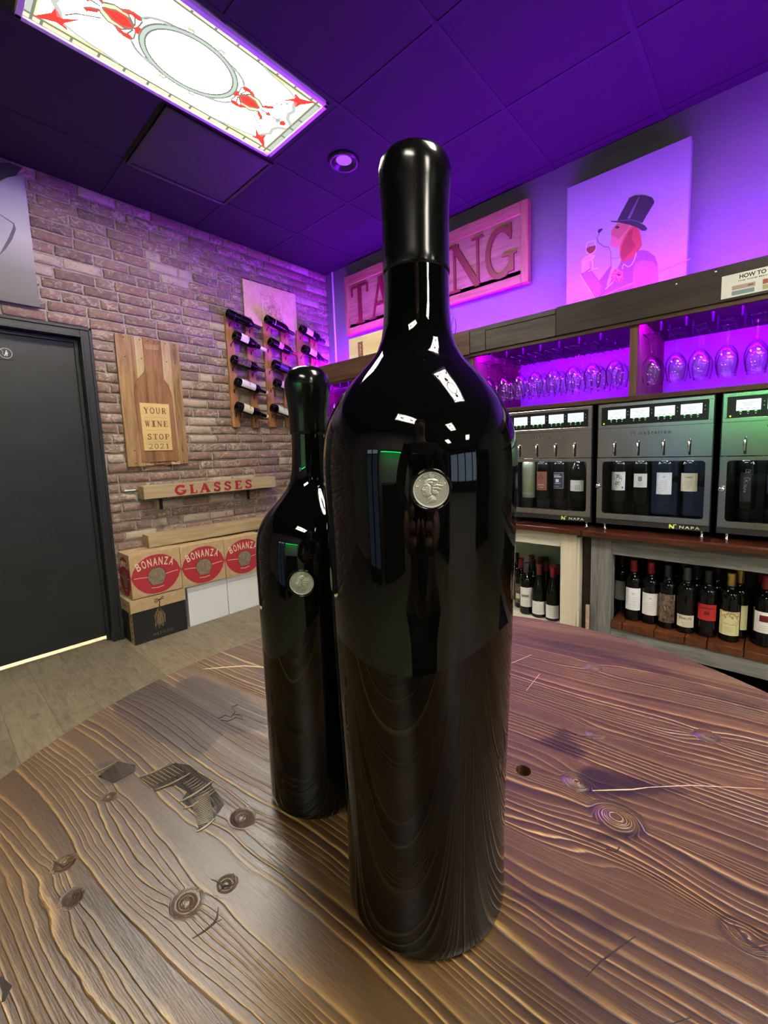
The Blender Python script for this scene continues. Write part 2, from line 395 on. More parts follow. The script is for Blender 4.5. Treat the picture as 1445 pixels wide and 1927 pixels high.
# brick wall: a mesh of single bricks in a mortar bed, with a doorway
DX0, DX1, DZ1 = -.20, .865, 2.131
def brick_wall():
    mb = MB(); tone = []; chalk = []
    yb = YB+.004
    for (a, b, c, d) in ((X0, 0, DX0, ZCEIL), (DX1, 0, XW, ZCEIL), (DX0, DZ1, DX1, ZCEIL)):
        mb.box(a, yb, b, c, YB+.12, d, 1)
    tone += [0]*24; chalk += [0]*24
    rnd = random.Random(11); row = 0; z = .004
    while z < ZCEIL-.01:
        h = min(.057, ZCEIL-z-.002); x = -1.9-(row % 2)*.105+rnd.uniform(-.01, .01)
        while x < XW:
            w = .2+rnd.uniform(-.012, .01)
            if rnd.random() < .10: w = .095
            a, b = x, min(x+w, XW-.001); x += w+.012
            if z < DZ1 and b > DX0 and a < DX1:
                if a < DX0 < b and DX0-a > .03: b = DX0
                elif a < DX1 < b and b-DX1 > .02: a = DX1
                else: continue
            if b-a < .02: continue
            t = rnd.random(); ck = 1.15 if rnd.random() < .16 else rnd.uniform(0, .5)
            out = rnd.uniform(.004, .011); nu, nv = 6, 3; j = rnd.random()*100
            zo = rnd.uniform(-.0015, .0015)
            n0 = len(mb.v)
            def fn(u, v):
                e = min(u, 1-u)*(b-a); g = min(v, 1-v)*h
                r = max(0, 1-min(e, g)/.007)
                px = a+(b-a)*u; pz = z+zo+h*v
                px += .0022*math.sin(j+v*9)*(1 if u in (0, 1) else .4); pz += .0016*math.sin(j*2+u*7)*(1 if v in (0, 1) else .3)
                return (px, YB-out*(1-r*.85)+.0012*math.sin(j*3+u*11+v*5), pz)
            us = [0, .035, .25, .5, .75, .965, 1]; vs = [0, .12, .5, .88, 1]
            pts = [fn(u, v) for v in vs for u in us]; k = len(us)
            fs = [(q*k+i, q*k+i+1, (q+1)*k+i+1, (q+1)*k+i) for q in range(len(vs)-1) for i in range(k-1)]
            rim = [q for q in range(k)]+[q*k+k-1 for q in range(1, len(vs))]+[(len(vs)-1)*k+q for q in range(k-2, -1, -1)]+[q*k for q in range(len(vs)-2, 0, -1)]
            base = len(pts); pts += [(pts[q][0], yb+.001, pts[q][2]) for q in rim]
            fs += [(rim[i], base+i, base+(i+1) % len(rim), rim[(i+1) % len(rim)]) for i in range(len(rim))]
            mb.add(pts, fs, 0, True)
            tone += [t]*(len(mb.v)-n0); chalk += [ck]*(len(mb.v)-n0)
        z += .069; row += 1
    me = mb.mesh('wall_back', [M['brick'], M['mortar']])
    for nm, d in (('tone', tone), ('chalk', chalk)):
        me.attributes.new(nm, 'FLOAT', 'POINT').data.foreach_set('value', d)
    struct(link('wall_back', me))
brick_wall()
struct(MB().box(XW-.012, YB-.11, 0, XW, YB-.098, ZCEIL).build('trim_1', M['white_plastic']))

# door and frame
d = MB()
for (a, b) in ((DX1-.065, DX1), (DX0, DX0+.065)):
    d.box(a, YB-.03, 0, b, YB+.10, DZ1)
    s = 1 if a > .3 else -1; inner = a if s > 0 else b
    d.box(inner, YB-.036, 0, inner+s*.014, YB-.03, DZ1-.051)
    d.box((b if s > 0 else a), YB-.038, 0, (b if s > 0 else a)-s*.018, YB-.03, DZ1)
    d.box(inner-s*.022, YB+.035, 0, inner, YB+.05, DZ1-.08)
d.box(DX0+.065, YB-.03, DZ1-.065, DX1-.065, YB+.10, DZ1)
d.box(DX0, YB-.038, DZ1-.018, DX1, YB-.03, DZ1); d.box(DX0+.05, YB-.036, DZ1-.065, DX1-.05, YB-.03, DZ1-.051)
d.box(DX0+.065, YB+.035, DZ1-.09, DX1-.065, YB+.05, DZ1-.065)
df = struct(d.build('trim_2', M['frame_paint'], bevel=.003))
dr = struct(MB().box(DX0+.07, YB+.052, .034, DX1-.07, YB+.092, DZ1-.07).build('door_1', M['door_paint']))
MB().tube([(DX0+.13, YB+.052, 1), (DX0+.13, YB+.0, 1)], .012).tube([(DX0+.13, YB+.0, 1), (DX0+.24, YB+.0, 1)], .011).build('door_handle', M['steel_dark'], dr)
# restroom sign on the door
sg = thing('restroom_sign', 'small square black restroom sign with a white ring and figure on the door', 'sign', (.437, YB+.0515, 1.927))
TS = frame((0, 0, 0), (1, 0, 0), (0, 0, 1), (0, -1, 0))
MB().prism([(-.036, -.038), (.036, -.038), (.036, .038), (-.036, .038)], 0, .004, T=TS).build('plate', M['black_plastic'], sg, .001)
q = MB()
q.strip(_arc(0, 0, .029, .029, 0, 360, 32)[:-1], .0022, .004, .0048, T=TS, closed=True)
q.prism(_arc(.004, .013, .004, .004, 0, 360, 10)[:-1], .004, .0048, T=TS)
q.prism([(-.001, .008), (.010, .007), (.011, -.004), (.007, -.004), (.008, -.017), (.003, -.017), (.002, -.007), (-.004, -.018), (-.008, -.016), (-.003, -.004)], .004, .0048, T=TS)
q.strip([(-.017, .018), (-.011, .006), (-.014, -.004), (-.008, -.013)], .0016, .004, .0048, T=TS)
q.build('pictogram', M['paper'], sg)

# ================================================================ CEILING FIXTURES
def stained_cols():
    E = {}
    E['white'] = em('lit_diffuser_white', (1, .92, .78), LT)
    E['cream'] = em('lit_glass_cream', (.86, .84, .50), 1.0)
    E['yellow'] = em('lit_glass_yellow', (.95, .83, .26), 1.0)
    E['green'] = em('lit_glass_sage', (.50, .60, .52), 1.0)
    E['red'] = em('lit_glass_red', (.85, .06, .045), 1.0)
    E['amber'] = em('lit_glass_amber', (.88, .62, .25), 1.0)
    E['lead'] = em('lead_lines', (.20, .22, .17), 1.0)
    E['grey'] = em('lit_glass_grey', (.50, .54, .50), 1.0)
    return E
LT = 46.
SE = stained_cols()
KEYS = ['white', 'cream', 'yellow', 'green', 'red', 'amber', 'lead', 'grey']
def troffer(label, x0, y0, x1, y1, group=None, detail=True):
    """stained-glass ceiling light; long side along local x"""
    cx, cy = (x0+x1)/2, (y0+y1)/2; L, W = x1-x0, y1-y0
    rot = 0
    if W > L: L, W, rot = W, L, PI/2
    t = thing('ceiling_light', label, 'ceiling light', (cx, cy, ZCEIL), group, (0, 0, rot))
    fr = MB(); o = .022; hl, hw = L/2, W/2
    for a in ((-hl, -hw, hl, -hw+o), (-hl, hw-o, hl, hw), (-hl, -hw, -hl+o, hw), (hl-o, -hw, hl, hw)): fr.box(a[0], a[1], -.022, a[2], a[3], -.003)
    fr.build('frame', M['white_plastic'], t, .002)
    il, iw = hl-o, hw-o
    p = MB(); p.box(-il, -iw, -.010, il, iw, -.005, 0)
    z1 = -.0102
    def FL(poly, k, lv=1):
        if k in ('red', 'amber'):
            mx_, my_ = sum(q[0] for q in poly)/len(poly), sum(q[1] for q in poly)/len(poly)
            poly = [(mx_+(x-mx_)*1.32, my_+(y-my_)*1.32) for x, y in poly]
        p.prism(poly, z1-.0003*lv, z1, KEYS.index(k))
    def ST(pts, w, k='lead', lv=3, closed=False): p.strip(pts, w if k == 'green' else w*2.8+.001, z1-.0003*lv, z1, KEYS.index(k), closed=closed)
    bw = .026
    for (a, b, c, e) in ((-il, -iw, il, -iw+bw), (-il, iw-bw, il, iw)): FL([(a, b), (c, b), (c, e), (a, e)], 'cream')
    for s in (-1, 1): FL([(s*il, -iw+bw), (s*(il-bw), -iw+bw), (s*(il-bw), iw-bw), (s*il, iw-bw)], 'grey')
    bx, by = il-bw, iw-bw
    for s in (-1, 1):
        FL([(-bx, s*by), (bx, s*by), (bx, s*(by-.004)), (-bx, s*(by-.004))], 'yellow', 2)
        FL([(s*bx, -by), (s*bx, by), (s*(bx-.010), by), (s*(bx-.010), -by)], 'yellow', 2)
        ST([(-il, s*by), (il, s*by)], .003); ST([(s*bx, -iw), (s*bx, iw)], .003)
        for k in range(-5, 6):
            xx = k*il/5.6; ST([(xx, s*by), (xx, s*iw)], .003)
        for k in (-1, 0, 1): ST([(s*bx, k*.08), (s*il, k*.08)], .003)
    a_, b_ = .195, .142
    ov = [(a_*math.cos(2*PI*i/64), b_*math.sin(2*PI*i/64)) for i in range(64)]
    ST(ov, .020, 'green', 2, True)
    for k in (1, -1): ST([(x*(1+k*.010/.17), y*(1+k*.010/.14)) for x, y in ov], .0022, 'lead', 3, True)
    for sx in (-1, 1):
        def mir(pts, sy=1): return [(sx*x, sy*y) for x, y in pts]
        FL(mir([(.205, .012), (.218, .016), (.226, 0), (.218, -.016), (.205, -.012)]), 'red', 3)
        FL(mir([(.236, 0), (.262, .024), (.296, .022), (.328, 0), (.296, -.022), (.262, -.024)]), 'red', 3)
        for sy in (-1, 1):
            FL(mir([(.236, .006), (.262, .026), (.30, .026), (.335, .008), (.345, .022), (.31, .044), (.262, .042)], sy), 'cream', 2)
            ST(mir([(.23, .004), (.262, .026), (.298, .024), (.34, .002)], sy), .0022)
            ST(mir([(.23, .008), (.262, .044), (.31, .046), (.35, .02)], sy), .0022)
            FL(mir([(.222, .052), (.236, .066), (.262, .064), (.285, .046), (.272, .042), (.252, .05), (.236, .046)], sy), 'red', 3)
            ST(mir([(.22, .01), (.214, .05), (.226, .067), (.25, .068), (.287, .044)], sy), .0022)
            ST(mir([(.228, .012), (.24, .046)], sy), .0022)
            ST(mir([(.222, .064), (.200, .092), (.165, .112), (.12, .118), (.075, .128), (.05, .148), (.06, .162), (.076, .158)], sy), .0042, 'grey')
            ST(mir([(.215, .07), (.190, .098), (.15, .12), (.105, .13)], sy), .0020)
            FL(mir([(.074, .150), (.082, .158), (.076, .166), (.068, .158)], sy), 'amber', 3)
            FL(mir([(.345, .02), (.372, .036), (.385, .05), (.376, .056), (.352, .038)], sy), 'red', 3)
            ST(mir([(.342, .016), (.372, .034), (.388, .054), (.37, .062)], sy), .0022)
            ST(mir([(.33, .05), (.40, .10), (.43, .14)], sy), .0018)
            # corner star
            c0 = (.447, .180)
            FL(mir([(c0[0]-.05, c0[1]-.05), (c0[0]-.012, c0[1]-.014), (c0[0]+.01, c0[1]-.038), (c0[0]+.014, c0[1]-.012), (c0[0]+.052, c0[1]+.042), (c0[0]-.002, c0[1]+.014), (c0[0]-.034, c0[1]+.02), (c0[0]-.018, c0[1])], sy), 'red', 3)
            ST(mir([(bx-.004, .02), (.475, .045), (.462, .075), (.47, .11), (.448, .14), (.44, .165)], sy), .007, 'grey')
            ST(mir([(.425, .185), (.38, .20), (.33, .208), (.27, .215), (.22, by-.002)], sy), .004, 'grey')
            FL(mir([(.18, by), (.50, by), (.505, by-.006), (.42, by-.014), (.33, by-.016), (.25, by-.012)], sy), 'yellow', 2)
            FL(mir([(.292, .205), (.304, .212), (.298, .222), (.286, .215)], sy), 'amber', 3)
        FL(mir([(.47, -.016), (.487, -.008), (.487, .008), (.47, .016), (.462, 0)]), 'red', 3)
        ST(mir([(.346, 0), (.41, 0), (.46, 0)]), .0025)
        ST(mir([(.45, -.02), (.445, 0), (.45, .02)]), .006, 'grey')
        FL(mir([(.385, -.012), (.405, 0), (.385, .012), (.378, 0)]), 'red', 3)
    p.build('stained_glass_panel', [SE[k] for k in KEYS], t)
    return t
troffer('stained glass patterned ceiling light lit white above the brick wall side', .443, 1.768, 1.575, 2.32)
# neighbours on the same ceiling grid (they show as reflections in the bottles)
T2 = [(.44, -1.28, .99, -.10), (-2.0, -1.28, -1.45, -.10), (-.78, -3.72, -.23, -2.54), (.44, -6.16, .99, -4.98), (-2.0, -6.16, -1.45, -4.98)]
W2 = ['over the dispensers behind the table', 'beside the opposite wall', 'in the middle of the shop', 'near the street end by the right wall', 'near the street end by the left wall']
first = troffer('stained glass ceiling light '+W2[0], *T2[0], group='stained glass ceiling lights behind the camera')
for b, w in zip(T2[1:], W2[1:]):
    copy_tree(first, ((b[0]+b[2])/2, (b[1]+b[3])/2, ZCEIL), 'stained glass ceiling light '+w)
# recessed downlights
def downlight(label, x, y, lens, group=None):
    t = thing('recessed_downlight', label, 'ceiling light', (x, y, ZCEIL), group)
    MB().lathe([(.092, 0), (.093, -.010), (.088, -.018), (.080, -.020), (.074, -.018), (.060, -.006), (.046, -.0005)], 40).build('trim_ring', M['black_plastic'], t)
    MB().lathe([(.047, -.0012), (.040, -.003), (.0, -.004)], 40).build('lens', lens, t)
    return t
downlight('round recessed downlight with a purple lens beyond the big ceiling light', 1.915, 2.04, em('purple_lens', (.42, .09, 1), .95))
# air vent tile
v = thing('ceiling_vent', 'square black perforated air vent between the ceiling light and the brick wall', 'vent', (1.325, 2.665, ZCEIL))
vb = MB(); vb.box(-.285, -.285, -.010, .285, .285, -.004)
vb.build('grille', speckle('vent_mesh', (.02, .02, .023), (.04, .04, .045), 260, .5, .6), v)
vf = MB()
for a in ((-.292, -.305, .292, -.285), (-.292, .285, .292, .305), (-.305, -.305, -.285, .305), (.285, -.305, .305, .305)): vf.box(a[0], a[1], -.016, a[2], a[3], -.0036)
vf.build('frame', M['black_plastic'], v, .001)
MB().box(-.29, .300, -.019, .29, .304, -.016).build('edge_strip', M['steel'], v)

# ================================================================ TABLE
TC = Vector((.2757, .2036)); TR = .4187
GA = math.radians(-84.); gs = Vector((math.cos(GA), math.sin(GA))); gv = Vector((-gs.y, gs.x))
def tp(px, py): return at(px, py, 'z', ZT)
KN = [(1161, 1538, .022, 1.), (1085, 1470, .014, 1.), (1115, 1255, .013, 1.), (1330, 1385, .012, 1.), (455, 1540, .013, .35), (425, 1665, .010, .25), (120, 1625, .008, .8), (135, 1690, .008, .5),
      (610, 1300, .01, .6), (1400, 1760, .014, 1.), (205, 1500, .006, .6), (350, 1700, .012, .3), (1120, 1380, .011, .5), (300, 1480, .006, .5), (1000, 1690, .008, .0)]
KNOTS = []
for px, py, r, s in KN:
    p = tp(px, py); KNOTS.append((p.x, p.y, r*.62, s))
CATH = [(230, 1640, .11, .016, .020), (520, 1800, .12, .014, .022), (90, 1800, .10, .012, .016), (1250, 1680, .13, .016, -.022), (1060, 1600, .09, .01, .014), (1250, 1420, .16, .012, .014), (330, 1340, .10, .018, -.016), (1050, 1850, .1, .012, .016)]
CA = []
for px, py, sl, sv, am in CATH:
    p = tp(px, py); CA.append((p.x, p.y, sl, sv, am))
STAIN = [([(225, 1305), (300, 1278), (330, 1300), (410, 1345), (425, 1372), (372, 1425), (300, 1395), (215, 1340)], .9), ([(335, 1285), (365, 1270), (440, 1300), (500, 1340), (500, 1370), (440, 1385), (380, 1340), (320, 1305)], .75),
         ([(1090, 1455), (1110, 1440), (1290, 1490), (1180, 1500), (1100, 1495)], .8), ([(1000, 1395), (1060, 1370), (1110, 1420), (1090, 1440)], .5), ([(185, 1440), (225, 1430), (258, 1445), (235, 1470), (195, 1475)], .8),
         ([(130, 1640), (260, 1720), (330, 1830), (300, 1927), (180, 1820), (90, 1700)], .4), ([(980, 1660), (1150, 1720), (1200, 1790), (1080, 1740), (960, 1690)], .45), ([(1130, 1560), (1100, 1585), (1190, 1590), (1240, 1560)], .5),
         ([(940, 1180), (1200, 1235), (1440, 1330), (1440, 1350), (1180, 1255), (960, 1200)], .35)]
def table_fields(P):
    """P (n,2) world xy -> grain coordinate, stain, knot strength"""
    d = P-np.array([TC.x, TC.y]); S = d@np.array(gs); V = d@np.array(gv)
    g = V+.006*np.sin(S*7+V*9)+.003*np.sin(S*19+1.3+V*21)+.010*(S*S)*np.sign(1.)
    for x, y, sl, sv, am in CA:
        s0 = (P[:, 0]-x)*gs.x+(P[:, 1]-y)*gs.y; v0 = (P[:, 0]-x)*gv.x+(P[:, 1]-y)*gv.y
        g = g+.55*am*np.exp(-(s0/sl)**2-(v0/sv)**2)
    kn = np.zeros(len(P))
    for x, y, r, st in KNOTS:
        s0 = (P[:, 0]-x)*gs.x+(P[:, 1]-y)*gs.y; v0 = (P[:, 0]-x)*gv.x+(P[:, 1]-y)*gv.y
        g = g+r*1.1*np.tanh(v0/(r*.8))*np.exp(-(s0/(r*3.2))**2-(v0/(r*2.6))**2)*max(st, .5)
        rr = np.sqrt((s0/1.25)**2+v0**2); w = np.clip(1.35-rr/r, 0, 1)*min(1, st*1.5)
        w = w*w*(3-2*w)
        g = g*(1-w)+(rr*.8)*w; kn = np.maximum(kn, w if st > .55 else w*.035)
    dk = np.zeros(len(P))
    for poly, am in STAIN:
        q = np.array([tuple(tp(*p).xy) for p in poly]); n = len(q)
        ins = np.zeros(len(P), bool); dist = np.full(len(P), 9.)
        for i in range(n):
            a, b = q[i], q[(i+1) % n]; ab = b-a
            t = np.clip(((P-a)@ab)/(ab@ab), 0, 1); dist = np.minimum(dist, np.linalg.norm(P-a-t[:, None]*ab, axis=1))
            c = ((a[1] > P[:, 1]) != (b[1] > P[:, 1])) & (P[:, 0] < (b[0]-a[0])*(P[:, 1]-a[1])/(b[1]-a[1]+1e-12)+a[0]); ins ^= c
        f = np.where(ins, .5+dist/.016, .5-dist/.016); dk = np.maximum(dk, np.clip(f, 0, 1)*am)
    return g, dk, kn
def table_mat():
    m, nt, b = newmat('stained_pine_top'); n = N(nt); co = n.coord()
    g = n.attr('grain').outputs['Fac']; dk = n.attr('stain').outputs['Fac']; kn = n.attr('knot').outputs['Fac']
    loc = n.map(co, (1, 1, 1), rot=(0, 0, -GA))
    fib = n.noise(n.map(loc, (9, 150, 1)), 6, 4, .6)
    wob = n.noise(n.map(loc, (7, 24, 1)), 2.5, 3, .55)
    g2 = n.m('ADD', g, n.m('MULTIPLY', n.m('SUBTRACT', wob, .5), .0045))
    per = n.noise(None, 1, 1, .5, dim='1D', w=n.m('MULTIPLY', g2, 22))
    ph = n.m('ADD', n.m('MULTIPLY', g2, 165), n.m('MULTIPLY', per, 9))
    saw = n.m('FRACT', ph)
    line = n.ramp(saw, [(0, (.45, .45, .45)), (.08, (1, 1, 1)), (.20, (.80, .80, .80)), (.36, (.42, .42, .42)), (.66, (.24, .24, .24)), (.94, (.02, .02, .02)), (1, (.4, .4, .4))])
    am = n.noise(None, 1, 2, .6, dim='1D', w=n.m('MULTIPLY', g2, 35))
    am = n.ramp(am, [(.36, (.12, .12, .12)), (.62, (1, 1, 1))])
    li = n.m('ADD', n.m('MULTIPLY', n.m('SUBTRACT', line, .42), am), .42)
    tone = n.m('ADD', n.m('MULTIPLY', li, .62), n.m('ADD', n.m('MULTIPLY', fib, .30), n.m('MULTIPLY', n.noise(n.map(loc, (3, 10, 1)), 2, 2, .5), .30)))
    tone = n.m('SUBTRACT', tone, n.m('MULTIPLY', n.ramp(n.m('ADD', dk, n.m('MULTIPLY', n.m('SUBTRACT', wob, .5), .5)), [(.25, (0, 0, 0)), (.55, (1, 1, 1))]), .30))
    kd = n.ramp(kn, [(0, (0, 0, 0)), (.14, (1, 1, 1)), (.34, (.25, .25, .25)), (.8, (.0, .0, .0))])
    tone = n.m('SUBTRACT', tone, n.m('MULTIPLY', kd, .22))
    col = n.ramp(tone, [(.18, (.012, .005, .0025)), (.38, (.036, .017, .006)), (.56, (.078, .041, .013)), (.74, (.19, .108, .033)), (.93, (.46, .32, .12))])
    nt.links.new(col, b.inputs['Base Color'])
    ro = n.m('ADD', .31, n.m('MULTIPLY', fib, .12)); nt.links.new(ro, b.inputs['Roughness'])
    b.inputs['Specular IOR Level'].default_value = .62
    pit = n.noise(loc, 160, 3, .6)
    h = n.m('ADD', n.m('MULTIPLY', li, .8), n.m('ADD', n.m('MULTIPLY', fib, .25), n.m('MULTIPLY', pit, .25)))
    nt.links.new(n.bump(h, .55, .0012), b.inputs['Normal'])
    return m
M['table'] = table_mat()
def build_table():
    root = thing('round_table', 'round brown stained pine table with knots under the two big bottles', 'table', (TC.x, TC.y, 0))
    nr, ns_ = 170, 900; R = TR-.006
    hp = tp(985, 1450); hx, hy, hr = hp.x-TC.x, hp.y-TC.y, .0068
    V = [(0, 0, ZT)]+[(R*i/nr*math.cos(2*PI*j/ns_), R*i/nr*math.sin(2*PI*j/ns_), ZT) for i in range(1, nr+1) for j in range(ns_)]
    F = [(0, 1+j, 1+(j+1) % ns_) for j in range(ns_)]
    for i in range(1, nr):
        a = 1+(i-1)*ns_; b = a+ns_
        F += [(a+j, b+j, b+(j+1) % ns_, a+(j+1) % ns_) for j in range(ns_)]
    F = [f for f in F if math.hypot(sum(V[k][0] for k in f)/len(f)-hx, sum(V[k][1] for k in f)/len(f)-hy) > hr+.0045]
    # hole collar and bore
    o = len(V); K = 40
    for (r, z) in ((hr+.011, ZT), (hr+.010, ZT+.00008), (hr, ZT+.00008), (hr*.97, ZT-.001), (hr*.97, ZT-.03)):
        V += [(hx+r*math.cos(2*PI*j/K), hy+r*math.sin(2*PI*j/K), z) for j in range(K)]
    for q_ in range(4): F += [(o+q_*K+(j+1) % K, o+q_*K+j, o+(q_+1)*K+j, o+(q_+1)*K+(j+1) % K)[::-1] for j in range(K)]
    F.append(tuple(range(o+4*K, o+5*K)))
    # rounded rim
    o = len(V); prof = [(TR-.002, ZT-.0018), (TR, ZT-.006), (TR, ZT-.030), (TR-.004, ZT-.034), (.0, ZT-.034)]
    for r, z in prof: V += [(r*math.cos(2*PI*j/ns_), r*math.sin(2*PI*j/ns_), z) for j in range(ns_)]
    a = 1+(nr-1)*ns_
    F += [(a+j, o+j, o+(j+1) % ns_, a+(j+1) % ns_) for j in range(ns_)]
    for q_ in range(len(prof)-1): F += [(o+q_*ns_+j, o+(q_+1)*ns_+j, o+(q_+1)*ns_+(j+1) % ns_, o+q_*ns_+(j+1) % ns_) for j in range(ns_)]
    me = bpy.data.meshes.new('tabletop'); me.from_pydata(V, [], F); me.materials.append(M['table'])
    P = np.array([(v[0]+TC.x, v[1]+TC.y) for v in V]); g, dk, kn = table_fields(P)
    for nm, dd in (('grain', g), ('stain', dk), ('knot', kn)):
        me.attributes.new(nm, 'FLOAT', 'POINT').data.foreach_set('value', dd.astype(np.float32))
    me.update(); link('tabletop', me, root)
    # scrapes, cracks and gouges of the distressed top, a hair proud of or sunk in the lacquer
    def L(px, py): p = tp(px, py); return (p.x-TC.x, p.y-TC.y)
    z = ZT; RM = pm('lacquered_ridge', (.26, .19, .09), .25); CM = pm('dark_crack', (.012, .006, .003), .6); PM = pm('pale_raw_wood', (.62, .5, .3), .4); DM = wood('scraped_dark_wood', (.012, .009, .007), (.07, .055, .04), 'y', 3, .22, 1.)
    rid = MB()
    for poly in ([(262, 1464), (330, 1436), (356, 1440), (372, 1452), (330, 1478), (292, 1488)], [(330, 1478), (368, 1452), (400, 1470), (398, 1478), (342, 1506), (352, 1490)], [(342, 1508), (398, 1478), (423, 1512), (400, 1545), (374, 1563), (370, 1530)],
                 [(185, 1462), (222, 1433), (255, 1440), (254, 1452), (214, 1474)]):
        MB().prism([L(*p) for p in poly], z-.001, z+.00025).build('scrape', DM, root)
    for a, b, w in [((262, 1463), (320, 1436), .0016), ((292, 1487), (358, 1455), .0018), ((336, 1511), (402, 1469), .0022), ((345, 1522), (374, 1508), .0016), ((370, 1566), (405, 1540), .0018), ((147, 1466), (222, 1432), .0014)]:
        pts = [(a[0]+(b[0]-a[0])*t, a[1]+(b[1]-a[1])*t+3*math.sin(t*3)) for t in [i/8 for i in range(9)]]
        MB().strip([L(*p) for p in pts], [w*(.35+1.3*t*(1-t)*2) for t in [i/8 for i in range(9)]], z-.001, z+.0007).build('scrape_ridge', RM, root)
    for i in range(26):
        t = i/25; a = (350+t*22, 1482+t*72); b = (a[0]+38-8*t, a[1]-20+6*t)
        if i < 9: a = (345+i*5, 1476+i*3.2); b = (a[0]+22, a[1]-14)
        rid.strip([L(*a), L((a[0]+b[0])/2, (a[1]+b[1])/2+1), L(*b)], [.0003, .0007, .0003], z, z+.0005)
    for i in range(8):
        a = (268+i*8, 1466-i*3.6); rid.strip([L(*a), L(a[0]+22, a[1]+13)], .0005, z, z+.00045)
    for pts, w in [([(398, 1655), (412, 1660), (424, 1668), (440, 1664)], .0011), ([(412, 1678), (424, 1666), (432, 1672)], .0012), ([(362, 1766), (385, 1752), (402, 1738), (408, 1728), (411, 1708)], .0014), ([(402, 1738), (417, 1730)], .001), ([(448, 1555), (458, 1540), (468, 1527)], .0009),
                   ([(1102, 1840), (1130, 1810), (1170, 1780), (1196, 1762)], .0009), ([(1060, 1372), (1085, 1383), (1072, 1378)], .002), ([(1380, 1740), (1410, 1775), (1440, 1790)], .003), ([(1140, 1598), (1160, 1604), (1166, 1594)], .0016), ([(100, 1620), (120, 1632), (132, 1622)], .0016),
                   ([(1095, 1385), (1130, 1388)], .0015), ([(0, 1840), (14, 1862), (6, 1885)], .004), ([(1255, 1930), (1300, 1915)], .001)]:
        MB().strip([L(*p) for p in pts], [w*.4]+[w]*(len(pts)-2)+[w*.4], z-.001, z+.0002).build('crack', CM, root)
    for pts, w in [([(382, 1259), (420, 1256), (460, 1253), (500, 1256)], .0022), ([(1115, 1488), (1150, 1487), (1190, 1486), (1218, 1482)], .0011), ([(1218, 1482), (1300, 1478), (1440, 1485)], .0006), ([(958, 1250), (1000, 1232)], .0014), ([(990, 1300), (1016, 1268)], .001)]:
        MB().strip([L(*p) for p in pts], [w*.5]+[w]*(len(pts)-2)+[w*.5], z-.001, z+.0003).build('pale_crack', PM, root)
    for c in [[(412, 1352), (424, 1346), (434, 1350), (442, 1340), (436, 1330), (448, 1326)], [(415, 1355), (430, 1357), (444, 1350), (458, 1355), (452, 1345), (440, 1345)]]:
        MB().strip([L(*p) for p in c], .0012, z-.001, z+.0006).build('crack', CM, root)
    rid.build('comb_ridges', RM, root)
    
    MB().lathe([(.0, ZT-.034), (.30, ZT-.034), (.30, ZT-.06), (.06, ZT-.075), (.045, .10), (.06, .05), (.30, .03), (.31, .0), (.0, .0)], 48).build('pedestal', M['black_metal'], root)
build_table()

